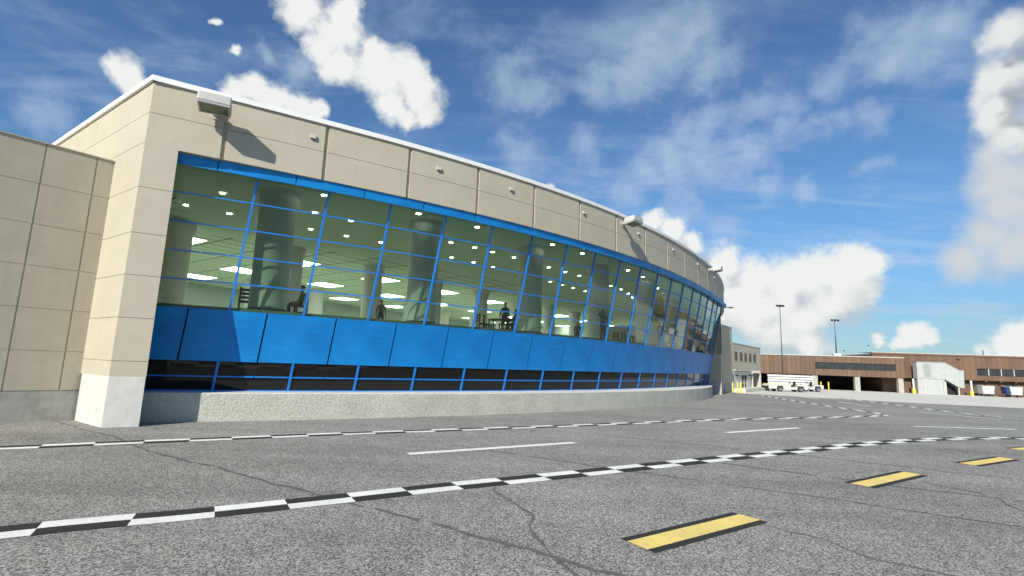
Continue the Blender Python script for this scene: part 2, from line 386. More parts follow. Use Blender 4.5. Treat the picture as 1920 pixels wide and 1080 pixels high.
edges = [NB0-.2]+[NB0+.5+i for i in range(NB1-NB0)]+[NB1]
for m0, m1 in zip(edges[:-1], edges[1:]):
    bluepanel('spandrel_panel', m0, m1, Z3, Z2, .05)
    bluepanel('head_panel', m0, m1, Z1-.15, ZB-.002, .40)
# backing behind the blue band, so that its joints read dark
mb = MB()
for m in range(NB0, NB1):
    mb.quad(G(m, Z3+.01, -.03), G(m+1, Z3+.01, -.03), G(m+1, Z2-.01, -.03), G(m, Z2-.01, -.03))
mb.build('backing_sheet', DARK, T)
mb = MB()
for m in range(NB0, NB1): mb.quad(G(m, Z1+.01, -.02), G(m+1, Z1+.01, -.02), G(m+1, ZB, -.02), G(m, ZB, -.02))
mb.build('backing_sheet', DARK, T)
# --- glazing: one window per bay (bars) with its pane
def bar(mb, a, b, w, side, nrm, d0, d1, mi=0):
    s = side*(w/2)
    mb.hexa([a-s+nrm*d0, a+s+nrm*d0, a+s+nrm*d1, a-s+nrm*d1, b-s+nrm*d0, b+s+nrm*d0, b+s+nrm*d1, b-s+nrm*d1], mi)
def window(name, m, z0, z1, rows, pane_mat, first=False, last=False):
    mb = MB(); ml = m-.2 if m == NB0 else m
    tang = (G(m+1, z0)-G(m, z0)).normalized(); upv = (G(m, z1)-G(m, z0)).normalized(); nrm = tang.cross(upv).normalized()
    if nrm.dot(Nrm(8)) < 0: nrm = -nrm
    # left mullion, with small open splice joints
    cuts = [z0] + ([z0+.45, z0+1.95, z1-.28] if rows == 5 else []) + [z1]
    for c0, c1 in zip(cuts[:-1], cuts[1:]):
        g0 = .012 if c0 != z0 else 0
        bar(mb, G(ml, c0+g0), G(ml, c1), .075, tang, nrm, -.03, .055)
    if last: bar(mb, G(m+1, z0), G(m+1, z1), .075, tang, nrm, -.03, .055)
    tb = .045
    lev = [z0+(z1-z0)*i/rows for i in range(1, rows)]
    if rows == 2: lev = [z0+(z1-z0)*.5]; 
    for z in lev:
        a, b = G(ml, z)+tang*.042, G(m+1, z)-tang*.042; c = G(m+.5, z)
        bar(mb, a, c-tang*.016, tb, upv, nrm, -.02, .042); bar(mb, c+tang*.016, b, tb, upv, nrm, -.02, .042)
    if rows == 2:
        bar(mb, G(ml, z0+.03)+tang*.042, G(m+1, z0+.03)-tang*.042, .05, upv, nrm, -.02, .05)
    w = mb.build(name, BLUEBAR, T, origin=G(m+.5, (z0+z1)/2))
    mb = MB(); e = .006
    a, b, c, d = G(ml, z0), G(m+1, z0), G(m+1, z1), G(ml, z1)
    f = [p+nrm*e for p in (a, b, c, d)]; q = [p-nrm*e for p in (a, b, c, d)]
    mb.hexa([q[0], q[1], f[1], f[0], q[3], q[2], f[2], f[3]])
    mb.build('pane', pane_mat, w, origin=G(m+.5, (z0+z1)/2))
for m in range(NB0, NB1):
    window('window', m, Z2, Z1, 5, PANE, last=(m == NB1-1))
    window('lower_window', m, Z4, Z3, 2, DARKPANE, last=(m == NB1-1))
# --- wing wall at the left
J = Vector((-13.40, 15.99, 0)); lwn = Vector((math.cos(LW-pi/2), math.sin(LW-pi/2), 0))
WL = 22.0; jz = [.92, 2.09, 3.35, 4.61, 5.87, 7.12, 8.39]
us = [0, .49]+[.49+1.24*i for i in range(1, 18)]; us = [WL-u for u in us if u < WL][::-1]; us[0] = 0
us = [0]+[u for u in us if u > .2]
mb = MB(); grooved(mb, us, jz, lambda u, d, z: J-lwd*(WL-u)+lwn*d+Vector((0, 0, z)), (.019, .0065), .022, sub=1)
mb.prism([tuple((J+lwn*-.035)[:2]), tuple((J-lwd*WL+lwn*-.035)[:2]), tuple((J-lwd*WL-lwn*9)[:2]), tuple((J-lwn*9)[:2])], .3, 8.38)
mb.build('wing_wall', BEIGE_W, T)
mb = MB(); a, b = J+lwd*.0-lwn*.012, J-lwd*WL-lwn*.012
mb.prism([tuple(a[:2]), tuple(b[:2]), tuple((b-lwn*.4)[:2]), tuple((a-lwn*.4)[:2])], -.05, .92); mb.build('wing_plinth', CONC_D, T)
mb = MB(); a, b = J+lwn*.03, J-lwd*WL+lwn*.03
mb.prism([tuple(a[:2]), tuple(b[:2]), tuple((b-lwn*.3)[:2]), tuple((a-lwn*.3)[:2])], 8.392, 8.43); mb.build('wing_coping', BEIGE_W, T)

# --- inside: floor, ceiling, back wall, side walls, roof
ZF, ZC = 3.78, 8.45
uu = Vector((math.cos(R_(55.7)), math.sin(R_(55.7)), 0)); vv = Vector((-uu.y, uu.x, 0))
def UV(u, v, z=0.0): return Vector((CORNER.x, CORNER.y, 0))+uu*u+vv*v+Vector((0, 0, z))
arc = [G(NB0-.3+(NB1-NB0+.3)*i/60, ZC, -.10) for i in range(61)]
far1 = UV(66, 31.8); far0 = UV(.25, 31.8); near0 = UV(.3, .9)
poly = [tuple(p[:2]) for p in arc]+[tuple(UV(66, 4)[:2]), tuple(far1[:2]), tuple(far0[:2])]
def tile_ceiling_mat():
    m = mat('tile_ceiling', (.72, .73, .70), .9); N, L = nodes_of(m); b = N['Principled BSDF']
    tc = N.new('ShaderNodeTexCoord'); mp = N.new('ShaderNodeMapping'); mp.vector_type = 'TEXTURE'; mp.inputs['Rotation'].default_value = (0, 0, R_(55.7)); mp.inputs['Location'].default_value = (.35, .3, 0); L.new(tc.outputs['Object'], mp.inputs[0])
    br = N.new('ShaderNodeTexBrick'); br.offset = 0; br.inputs['Scale'].default_value = 1; br.inputs['Brick Width'].default_value = 2.43; br.inputs['Row Height'].default_value = 1.1667
    br.inputs['Mortar Size'].default_value = .05; br.inputs['Color1'].default_value = (.67, .77, .61, 1); br.inputs['Color2'].default_value = (.63, .73, .57, 1); br.inputs['Mortar'].default_value = (.08, .085, .08, 1)
    L.new(mp.outputs[0], br.inputs['Vector']); L.new(br.outputs['Color'], b.inputs['Base Color']); return m
TILE = tile_ceiling_mat()
mb = MB(); mb.poly([(x, y, ZC) for x, y in poly][::-1]); mb.build('tile_ceiling', TILE, T)
mb = MB(); n = 60      # smooth plaster band behind the glass, a little lower, with radial seams
for i in range(n):
    m0 = NB0-.3+(NB1-NB0+.3)*i/n; m1 = NB0-.3+(NB1-NB0+.3)*(i+1)/n
    for d0, d1 in ((-.12, -5.6), (-5.63, -11.5)):
        mm1 = m1-.004 if i % 6 == 5 else m1
        mb.quad(G(m0, ZC-.04, d1), G(mm1, ZC-.04, d1), G(mm1, ZC-.04, d0), G(m0, ZC-.04, d0))
    mb.quad(G(m0, ZC, -11.5), G(m1, ZC, -11.5), G(m1, ZC-.04, -11.5), G(m0, ZC-.04, -11.5))
mb.build('plaster_ceiling', INT_WHITE, T)
mb = MB(); arcf = [G(NB0-.3+(NB1-NB0+.3)*i/60, ZF, -.10) for i in range(61)]
polyf = [tuple(p[:2]) for p in arcf]+[tuple(UV(66, 4)[:2]), tuple(far1[:2]), tuple(far0[:2])]
mb.poly([(x, y, ZF) for x, y in polyf]); mb.build('interior_floor', INT_FLOOR, T)
mb = MB()
for i in range(60):
    m0 = NB0-.3+(NB1-NB0+.3)*i/60; m1 = NB0-.3+(NB1-NB0+.3)*(i+1)/60
    mb.quad(G(m0, Z2-.05, -.08), G(m1, Z2-.05, -.08), G(m1, ZF, -.08), G(m0, ZF, -.08)); mb.quad(G(m0, ZF, -.08), G(m1, ZF, -.08), G(m1, ZF+.001, -.12), G(m0, ZF+.001, -.12))
mb.build('floor_edge', INT_WALL, T)
mb = MB()
def vwall(a, b, z0, z1, mi=0): mb.quad((a.x, a.y, z0), (b.x, b.y, z0), (b.x, b.y, z1), (a.x, a.y, z1), mi)
vwall(far0, far1, ZF, ZC); vwall(UV(.25, .9), far0, ZF, ZC); vwall(far1, UV(66, 4), ZF, ZC); vwall(UV(66, 4), arc[-1], ZF, ZC)
mb.build('interior_wall', INT_WALL, T)
# roof deck and blind back walls
mb = MB(); rp = [tuple(P(KC+(KEND-KC)*i/50, -.5)[:2]) for i in range(51)]+[tuple(UV(68, 4)[:2]), tuple(UV(68, 33)[:2]), tuple((CORNER+lfd*LFLEN)[:2])]
mb.poly([(x, y, 10.45) for x, y in rp]); mb.build('roof', ROOF, T)
mb = MB(); vwall(UV(68, 33), CORNER+lfd*LFLEN, 0, ZT); vwall(P(KEND, -.1), UV(68, 4), 0, ZT); vwall(UV(68, 4), UV(68, 33), 0, ZT)
mb.build('rear_wall', BEIGE, T)
# lower core wall under the floor (keeps daylight out below)
# --- columns
colspots = [(4.69, .38+.0), (10.49, -1.88), (16.75, -3.65), (22.7, -4.9), (28.7, -5.8), (35, -5.9), (41.2, -5.2)]
colspots2 = [(-1.4, 9.0)] + [(4.74+6.02*i, 9.0) for i in range(0, 9)] + [(4.74+6.02*i, 24) for i in range(0, 9)]
def column(u, v, r):
    c = UV(u, v, ZF); mb = MB()
    mb.lathe(c, [(r, .12), (r, ZC-.55-ZF), (r*1.16, ZC-.54-ZF), (r*1.16, ZC-.02-ZF)], 28); o = mb.build('column', COLUMN, T, origin=c)
    mb = MB(); mb.lathe(c, [(r+.05, 0), (r+.05, .12), (r-.05, .125)], 28); mb.build('base_ring', DARKMETAL, o, origin=c)
for u, v in colspots: column(u, v, .66)
for u, v in colspots2: column(u, v, .62)

# ------------------------------------------------------------------ ceiling lights
def panel_light(u, v):
    c = UV(u, v, ZC)
    o = thing('ceiling_light', c-Vector((0, 0, .03)), 'square white light panel set in the tiled ceiling behind the glass', 'ceiling light', 'square ceiling light panels')
    def sq(h, z): return [c+uu*x*h+vv*y*h+Vector((0, 0, z)) for x, y in ((-1, -1), (1, -1), (1, 1), (-1, 1))]
    mb = MB(); mb.hexa(sq(1.12, -.035)+sq(1.12, -.004)); mb.build('diffuser', LIGHT, o)
    mb = MB()
    for i in range(4):
        a, b = sq(1.2, 0), sq(1.12, 0); j = (i+1) % 4
        z = lambda p, d: p+Vector((0, 0, d))
        mb.hexa([z(a[i], -.05), z(a[j], -.05), z(b[j], -.05), z(b[i], -.05), z(a[i], -.003), z(a[j], -.003), z(b[j], -.003), z(b[i], -.003)])
    mb.build('frame', WHITE, o)
for i in range(0, 9):
    for v in (12.9, 19.9, 26.9):
        panel_light(6.2+7.3*i, v)
DLS = [(-11.43, 18.8), (-14.0, 20.56), (-12.75, 21.65), (-7.4, 18.62), (-8.66, 21.01), (-9.99, 23.89), (-7.46, 22.11), (-8.6, 25.02), (-7.12, 26.17), (-4.1, 20.63), (-1.72, 22.43),
       (-3.29, 25.61), (-2.11, 26.63), (-3.69, 29.38), (-2.46, 30.66), (-1.16, 27.56), (.06, 28.83), (-1.27, 31.95), (-.23, 33.18), (2.02, 25.32), (2.31, 31.41), (3.52, 32.84), (2.84, 36.94),
       (3.93, 38.39), (4.62, 34.03), (4.92, 39.65), (3.83, 27.09), (7.56, 37.83), (8.74, 39.46), (6.09, 41.13), (7.4, 31.5), (8.9, 33.6), (10.2, 35.9), (11.4, 38.3), (12.5, 40.6), (13.4, 43.0), (9.8, 41.6), (10.7, 43.8), (11.5, 46)]
proto = None
for x, y in DLS:
    loc = Vector((x, y, ZC-.05)); 
    if proto is None:
        proto = thing('downlight', loc, 'round white downlight set in the smooth ceiling near the glass', 'downlight', 'round downlights')
        mb = MB(); mb.lathe(loc, [(.0, -.02), (.09, -.02), (.105, -.012), (.105, .005)], 20); mb.build('lens', DOWN, proto)
        mb = MB(); mb.lathe(loc, [(.105, -.022), (.155, -.03), (.17, 0), (.17, .008)], 20); mb.build('trim_ring', GREYMETAL, proto)
    else:
        c = copy_tree(proto); c.location = loc

# ------------------------------------------------------------------ floodlights and small boxes on the fascia
def floodlight(k, z, label, arm=.42):
    b = P(k, 0, z); nr = Nrm(k); tg = Vector((-nr.y, nr.x, 0)); up = Vector((0, 0, 1))
    o = thing('floodlight', b, label, 'floodlight', 'floodlights on the parapet')
    mb = MB(); mb.tube(b-nr*.02, b+nr*(arm+.12)+up*.05, .12, n=16); mb.tube(b-nr*.01, b+nr*.03, .2, n=16); mb.build('arm', GREYMETAL_L, o)
    tilt = up*.16
    def blk(n0, n1, t, z0, z1): 
        return [b+nr*d+tg*s*t+up*(zz)+tilt*((d-arm)/1.0) for zz in (z0, z1) for d, s in ((n0, -1), (n1, -1), (n1, 1), (n0, 1))]
    mb = MB(); h = blk(arm, arm+.64, .46, -.13, .17)
    # housing with chamfered rear top
    mb.hexa(h); ob = mb.build('housing', mat('lamp_housing', (.50, .49, .455), .5, var=.06, vscale=4, streak=.08), o, bevel=.03)
    mb = MB(); mb.hexa(blk(arm+.08, arm+.57, .39, -.155, -.128)); mb.build('lens', LENS, o)
    mb = MB()
    for n0, n1, t0, t1 in ((arm+.03, arm+.08, -.44, .44), (arm+.57, arm+.62, -.44, .44), (arm+.08, arm+.57, -.44, -.39), (arm+.08, arm+.57, .39, .44)):
        q = [b+nr*d+tg*s+up*zz+tilt*((d-arm)/1.0) for zz in (-.18, -.126) for d, s in ((n0, t0), (n1, t0), (n1, t1), (n0, t1))]; mb.hexa(q)
    mb.build('bezel', GREYMETAL, o)
    return o
GREYMETAL_L = mat('pale_grey_metal', (.46, .45, .415), .5, var=.05)
floodlight(-.1, 10.0, 'white box floodlight above the left corner of the glass, largest of the row', .32)
floodlight(6.2, 10.2, 'white box floodlight halfway along the curved parapet', .40)
floodlight(11.1, 10.2, 'white box floodlight at the far curve of the parapet', .40)
SB = None
SBK = [(.85, 'just left of the second vertical panel joint'), (2.4, 'between the third and fourth vertical panel joints'), (3.56, 'above the middle of the blue head strip'), (5.1, 'just left of the middle floodlight arm'), (6.75, 'just right of the middle floodlight arm'),
       (8.3, 'midway between the middle and far floodlights'), (10.0, 'just left of the far floodlight arm'), (11.9, 'just right of the far floodlight arm'), (14.0, 'farthest round the curve')]
for k, where in SBK:
    nr = Nrm(k); tg = Vector((-nr.y, nr.x, 0)); b = P(k, 0, 10.03)
    o = thing('wall_light', b, 'small white box light on the beige parapet '+where, 'wall light', 'small box lights along the parapet')
    mb = MB(); up = Vector((0, 0, 1))
    mb.hexa([b+nr*d+tg*s*.105+up*z for z, dd in ((-.075, .085), (.075, .06)) for d, s in ((-.01, -1), (dd, -1), (dd, 1), (-.01, 1))]); mb.build('housing', GREYMETAL_L, o, bevel=.012)
    mb = MB(); mb.hexa([b+nr*d+tg*s*.085+up*z for z in (-.088, -.076) for d, s in ((.01, -1), (.075, -1), (.075, 1), (.01, 1))]); mb.build('lens', LENS, o)

# ------------------------------------------------------------------ people inside
def person(name, loc, rz, label, pose, shirt, trousers, skin=(.30, .19, .13), hair=(.02, .016, .013)):
    root = thing(name, loc, label, 'person', rz=rz)
    J_ = {}
    j = pose
    me = bpy.data.meshes.new('body'); bm = bmesh.new(); sk = bm.verts.layers.skin.verify()
    def V(p, r, q=None):
        v = bm.verts.new(p); v[sk].radius = (r, q or r); return v
    def E(a, b): bm.edges.new((a, b))
    pel = V(j['pelvis'], .150, .115); v_root = pel
    sp = V(j['waist'], .135, .10); ch = V(j['chest'], .165, .115); nb = V(j['neckbase'], .085, .075); nk = V(j['neck'], .055); hd0 = V(j['jaw'], .068, .08); hd1 = V(j['brow'], .078, .092); hd2 = V(j['crown'], .06, .07)
    for a, b in ((pel, sp), (sp, ch), (ch, nb), (nb, nk), (nk, hd0), (hd0, hd1), (hd1, hd2)): E(a, b)
    nose = V(j['nose'], .016); E(hd0, nose)
    for s in ('l', 'r'):
        sh = V(j['sh'+s], .068); el = V(j['el'+s], .046); wr = V(j['wr'+s], .030, .026); hn = V(j['ha'+s], .036, .02)
        E(nb, sh); E(sh, el); E(el, wr); E(wr, hn)
        d = (Vector(j['ha'+s])-Vector(j['wr'+s])).normalized(); sd = d.orthogonal().normalized()
        for q, ln in ((-.03, .075), (-.01, .088), (.01, .082), (.03, .06)):
            f = V(Vector(j['ha'+s])+d*.035+sd*q, .009); f2 = V(Vector(j['ha'+s])+d*(.035+ln)+sd*q*1.1+d.cross(sd)*.015, .007); E(hn, f); E(f, f2)
        t = V(Vector(j['wr'+s])+d*.05+sd*.05, .01); t2 = V(Vector(j['wr'+s])+d*.10+sd*.07, .008); E(hn, t); E(t, t2)
        hp = V(j['hp'+s], .098, .1); kn = V(j['kn'+s], .062); an = V(j['an'+s], .040); to = V(j['to'+s], .038, .03)
        E(pel, hp); E(hp, kn); E(kn, an); E(an, to)
    for v in bm.verts: v[sk].use_root = (v == v_root)
    bm.to_mesh(me); bm.free()
    ob = bpy.data.objects.new('body', me); COL.objects.link(ob); ob.parent = root
    ob.modifiers.new('Skin', 'SKIN'); s = ob.modifiers.new('Sub', 'SUBSURF'); s.levels = 1; s.render_levels = 1
    dg = bpy.context.evaluated_depsgraph_get(); m2 = bpy.data.meshes.new_from_object(ob.evaluated_get(dg))
    ob.modifiers.clear(); ob.data = m2
    ms = [mat('skin_%.2f' % skin[0], skin, .6), mat('shirt_%.3f' % shirt[0], shirt, .85, var=.1, vscale=8), mat('trousers_%.3f' % trousers[0], trousers, .85, var=.1, vscale=8), mat('shoe_leather', (.015, .013, .012), .5)]
    m2.materials.clear()
    for q in ms: m2.materials.append(q)
    nz = j['neckbase'][2]+.03; wz = j['waist'][2]-.03
    wr = [Vector(j['wrl']), Vector(j['wrr'])]; ha = [Vector(j['hal']), Vector(j['har'])]
    for f in m2.polygons:
        c = f.center; k = 1
        if c.z > nz+.03 and (Vector((c.x, c.y, 0))-Vector((j['neck'][0], j['neck'][1], 0))).length < .2: k = 0
        elif min((c-h).length for h in ha) < .10: k = 0
        elif c.z < wz and not any((c-Vector(j['el'+s])).length < .13 or (c-w).length < .16 for s in 'lr' for w in wr): k = 2
        if c.z < .09: k = 3
        f.material_index = k; f.use_smooth = True
    # hair cap
    mb = MB(); br = Vector(j['brow']); cr = Vector(j['crown']); fw = Vector(j['nose'])-Vector(j['jaw']); fw.z = 0; fw.normalize()
    cen = br+Vector((0, 0, .02))-fw*.012; n1, n2 = 14, 7; i0 = 0
    for a in range(n2):
        for b in range(n1):
            q = []
            for da_, db_ in ((0, 0), (0, 1), (1, 1), (1, 0)):
                th = (a+da_)/n2*1.72; ph = (b+db_)/n1*2*pi; front = math.cos(ph)
                th2 = th*(1-.42*max(0, front))
                q.append(cen+fw*(math.cos(ph)*math.sin(th2)*.106)+fw.cross(Vector((0, 0, 1)))*(math.sin(ph)*math.sin(th2)*.088)+Vector((0, 0, math.cos(th2)*.112)))
            mb.quad(*q, 0, True)
    me2 = mb.build('hair', mat('hair', hair, .7, bump=.4, bscale=60), None); me2.parent = root; me2.location = (0, 0, 0)
    return root
def standing(h=1.76, arms='down', lean=0.0, step=.0, headturn=0.0):
    s = h/1.76; f = .0
    j = dict(pelvis=(0, 0, .95), waist=(0, .01+lean*.1, 1.08), chest=(0, lean*.2, 1.30), neckbase=(0, -.01+lean*.3, 1.455), neck=(0, .0+lean*.34, 1.52), jaw=(0, .015+lean*.36, 1.59), brow=(0, .01+lean*.38, 1.655), crown=(0, -.005+lean*.38, 1.715), nose=(headturn*.06, .105+lean*.37, 1.615))
    for s_, sg in (('l', -1), ('r', 1)):
        j['hp'+s_] = (sg*.095, 0, .88); j['kn'+s_] = (sg*.11, .03+sg*step*.5, .50); j['an'+s_] = (sg*.115, -.02+sg*step, .09); j['to'+s_] = (sg*.135, .13+sg*step, .035)
        j['sh'+s_] = (sg*.185, -.01+lean*.28, 1.40); j['el'+s_] = (sg*.245, -.04+lean*.1, 1.12); j['wr'+s_] = (sg*.255, .06, .90); j['ha'+s_] = (sg*.25, .09, .82)
    if arms == 'head':      # right hand raised to the head, left on the hip
        j['elr'] = (.36, .10, 1.50); j['wrr'] = (.17, .14, 1.66); j['har'] = (.11, .12, 1.72)
        j['ell'] = (-.40, -.06, 1.20); j['wrl'] = (-.24, .08, 1.02); j['hal'] = (-.16, .11, .99)
    if arms == 'hips':
        for s_, sg in (('l', -1), ('r', 1)):
            j['el'+s_] = (sg*.42, -.10, 1.17); j['wr'+s_] = (sg*.25, .03, 1.0); j['ha'+s_] = (sg*.17, .08, .985)
    if arms == 'table':
        for s_, sg in (('l', -1), ('r', 1)):
            j['el'+s_] = (sg*.25, .18, 1.12); j['wr'+s_] = (sg*.2, .36, .96); j['ha'+s_] = (sg*.19, .43, .92)
    return {k: tuple(c*s for c in v) for k, v in j.items()}
def seated(arms='down'):
    z = -.44
    j = standing(1.76)
    out = {}
    for k, v in j.items():
        out[k] = (v[0], v[1]-.02, v[2]+z) if not k[:2] in ('kn', 'an', 'to', 'hp') else v
    for s_, sg in (('l', -1), ('r', 1)):
        out['hp'+s_] = (sg*.095, .04, .50); out['kn'+s_] = (sg*.13, .45, .52); out['an'+s_] = (sg*.13, .44, .09); out['to'+s_] = (sg*.14, .59, .035)
        out['el'+s_] = (sg*.28, .03, .70); out['wr'+s_] = (sg*.22, .24, .60); out['ha'+s_] = (sg*.20, .32, .58)
        if arms == 'table': out['wr'+s_] = (sg*.20, .30, .78); out['ha'+s_] = (sg*.16, .38, .79); out['el'+s_] = (sg*.27, .08, .82)
    return out
GREYSH = (.16, .17, .16)
person('person', (-7.44, 28.5, ZF), R_(200), 'bearded person in a grey pullover standing alone beside the far round column', standing(1.76), (.07, .085, .08), (.03, .03, .035))
person('person', (-.3, 27.65, ZF), R_(20), 'person in a dark jacket standing behind the table with back turned to the glass', standing(1.78, 'table', .25), (.022, .022, .024), (.02, .02, .022))
person('person', (.25, 26.95, ZF), R_(75), 'person in dark clothes seated at the wooden table', seated('table'), (.02, .021, .022), (.018, .018, .02))
person('person', (-8.72, 20.6, ZF), R_(125), 'person in a grey shirt sitting on a wooden chair near the round column', seated(), (.11, .12, .105), (.022, .02, .02))
person('person', (5.1, 38.08, ZF), R_(190), 'person in a dark grey top standing with arms hanging beside the low table', standing(1.74), (.045, .05, .05), (.03, .03, .032))
person('person', (5.5, 29.85, ZF), R_(210), 'person in vest and jeans standing by a column with one hand raised to the head', standing(1.80, 'head'), (.10, .11, .10), (.05, .055, .06))
person('person', (10.99, 36.96, ZF), R_(215), 'person in a black vest walking close to the far part of the glass', standing(1.78, 'down', .05, .12), (.035, .03, .028), (.02, .02, .02))

# ------------------------------------------------------------------ furniture inside
def chair(x, y, rz, label):
    o = thing('chair', (x, y, ZF), label, 'chair', 'dark wooden ladder-back chairs', rz=rz)
    def bx(name, parts):
        mb = MB()
        for c, h in parts: mb.box(c, h)
        q = mb.build(name, CHAIR, None); q.parent = o; q.location = (0, 0, 0); return q
    bx('seat', [((0, 0, .45), (.23, .23, .035))])
    for sx in (-1, 1):
        bx('leg', [((sx*.19, .19, .2125), (.03, .03, .2125))])
        bx('leg', [((sx*.19, -.20, .50), (.03, .026, .50))])
    bx('backrest', [((0, -.20, z), (.16, .018, .05)) for z in (.60, .75, .90)])
    bx('stretcher', [((0, .19, .2), (.168, .012, .018)), ((-.19, 0, .2), (.012, .17, .018)), ((.19, 0, .2), (.012, .17, .018))])
    return o
chair(-8.70, 20.58, R_(100), 'dark wooden chair carrying the person in the grey shirt')
chair(-10.46, 19.51, R_(30), 'dark wooden chair half hidden left of the first big column')
chair(-1.55, 26.5, R_(-65), 'dark wooden chair at the left side of the table')
chair(-1.25, 27.1, R_(-95), 'dark wooden chair behind the chair left of the table')
chair(-.35, 26.2, R_(20), 'dark wooden chair at the table with its back to the glass')
chair(.28, 26.92, R_(75), 'dark wooden chair carrying the person seated at the table')
chair(8.35, 36.3, R_(-60), 'dark wooden ladder-back chair standing between two far columns')
chair(7.75, 36.6, R_(-20), 'dark wooden chair just left of the ladder-back between two far columns')
chair(12.3, 38.9, R_(60), 'dark wooden chair right of the person in the black vest')
chair(12.9, 39.6, R_(-120), 'farthest dark wooden chair, right of the person in the black vest')
def table(x, y, rz, label, lx=.6, ly=.45):
    o = thing('table', (x, y, ZF), label, 'table', rz=rz)
    def bx(name, c, h):
        mb = MB(); mb.box(c, h); q = mb.build(name, CHAIR, None); q.parent = o; q.location = (0, 0, 0)
    bx('tabletop', (0, 0, .735), (lx, ly, .035))
    for sx in (-1, 1):
        for sy in (-1, 1): bx('leg', (sx*(lx-.06), sy*(ly-.06), .36), (.03, .03, .36))
table(-.55, 27.0, R_(20), 'dark wooden table with people and chairs round it')
table(9.2, 37.0, R_(30), 'dark wooden table by the chair between two far columns')
table(4.11, 39.35, R_(35), 'low dark table left of the person with arms hanging', .7, .4)

# ------------------------------------------------------------------ ground
mb = MB(); S_ = 2500
mb.quad((-S_, -S_, 0), (S_, -S_, 0), (S_, S_, 0), (-S_, S_, 0)); struct(mb.build('ground', ASPHALT))
mb = MB()
ap = [(19.0, 51.0), (23.0, 52.3), (25.7, 52.0), (29.2, 49.6), (32.7, 47.6), (35.8, 45.9), (39.4, 44.6), (44, 43.2), (60, 39), (95, 31), (140, 70), (60, 110), (15, 90)]
mb.poly([(x, y, .004) for x, y in ap]); struct(mb.build('apron', APRON))
mb = MB()      # tooled joints of the concrete apron
for i in range(-1, 9):
    a = Vector((28+6*i, 50-1.6*i, .008)); b = a+Vector((12, 38, 0)); d = Vector((.02, 0, 0)); mb.quad(a-d, a+d, b+d, b-d)
for i in range(1, 5):
    a = Vector((24, 51+6.5*i, .0085)); b = a+Vector((60, -16, 0)); d = Vector((0, .02, 0)); mb.quad(a-d, b-d, b+d, a+d)
struct(mb.build('apron_joint', mat('apron_joint', (.22, .21, .19), .9)))
# painted markings
def catmull(pts, n=8):
    out = []
    p = [Vector((*q, 0)) for q in pts]; p = [p[0]*2-p[1]]+p+[p[-1]*2-p[-2]]
    for i in range(1, len(p)-2):
        for t in range(n):
            t /= n; a, b, c, d = p[i-1:i+3]
            out.append(.5*((2*b)+(c-a)*t+(2*a-5*b+4*c-d)*t*t+(3*b-a-3*c+d)*t**3))
    out.append(p[-2]); return out
def resample(line, step):
    out = [line[0].copy()]; acc = 0
    for a, b in zip(line[:-1], line[1:]):
        d = (b-a).length
        while acc+d >= step:
            t = (step-acc)/d; a = a.lerp(b, t); out.append(a.copy()); d = (b-a).length; acc = 0
        acc += d
    return out
def checker(pts, w, step, name, start=0):
    ln = resample(catmull(pts), step/4); mb = MB(); z = .008
    nr = []
    for i in range(len(ln)):
        d = (ln[min(i+1, len(ln)-1)]-ln[max(i-1, 0)]).normalized(); nr.append(Vector((-d.y, d.x, 0)))
    for i in range(len(ln)-1):
        c = (i//4+start) % 2
        for s in (0, 1):
            lo, hi = (-w, 0) if s == 0 else (0, w)
            a, b = ln[i], ln[i+1]
            mb.quad(*[Vector((q.x, q.y, z)) for q in (a+nr[i]*lo, b+nr[i+1]*lo, b+nr[i+1]*hi, a+nr[i]*hi)], (c+s) % 2)
    struct(mb.build(name, [P_WHITE, P_BLACK]))
row1 = [(-17.6, 7.2), (-14.3, 9.5), (-10.85, 11.35), (-9.18, 12.43), (-7.58, 13.38), (-5.1, 14.92), (-2.7, 16.27), (.17, 17.88), (3.02, 19.48), (6.25, 21.45), (9.81, 23.5), (13.0, 25.1), (16.94, 26.95), (19.82, 28.4), (21.7, 29.6), (22.55, 31.2), (22.75, 33.8), (23.0, 36.4), (23.25, 39.4), (23.8, 43.4), (24.6, 48), (25.0, 50.5)]
row2 = [(-12.0, 2.4), (-9.0, 4.35), (-6.02, 6.3), (-5.12, 6.83), (-4.22, 7.3), (-2.68, 8.24), (-1.06, 9.27), (.66, 10.28), (3.03, 11.71), (5.65, 13.3), (8.54, 15.0), (11.72, 16.92), (15.2, 18.7), (18.09, 19.75), (20.6, 20.3), (23.2, 20.5), (27, 20.3)]
row3 = [(32.3, 50.2), (32.05, 46), (31.65, 42.6), (31.1, 39.4), (30.65, 36.9), (30.2, 34), (30.35, 32), (31.1, 30.5), (33, 28.6), (36, 26.8)]
checker(row1, .26, .94, 'checkered_line'); checker(row2, .28, .94, 'checkered_line', 1); checker(row3, .28, .94, 'checkered_line')
def dash(a, b, w, m, z=.008, name='lane_dash', rag=0):
    a, b = Vector((*a, z)), Vector((*b, z)); d = (b-a).normalized(); n = Vector((-d.y, d.x, 0)); mb = MB()
    N_ = 24
    for i in range(N_):
        p, q = a.lerp(b, i/N_), a.lerp(b, (i+1)/N_)
        mb.quad(p-n*w, q-n*w, q+n*w, p+n*w)
    struct(mb.build(name, m))
for a, b in (((-2.31, 12.29), (1.97, 14.98)), ((7.95, 18.66), (12.04, 21.18)), ((18.72, 23.64), (23.71, 23.87)), ((27.13, 33.54), (28.6, 29.6)), ((27.51, 42.47), (27.3, 38.4)), ((29.13, 50.95), (28.35, 46.38)), ((-14.0, 4.2), (-9.8, 7.0))):
    dash(a, b, .13, P_WHITE)
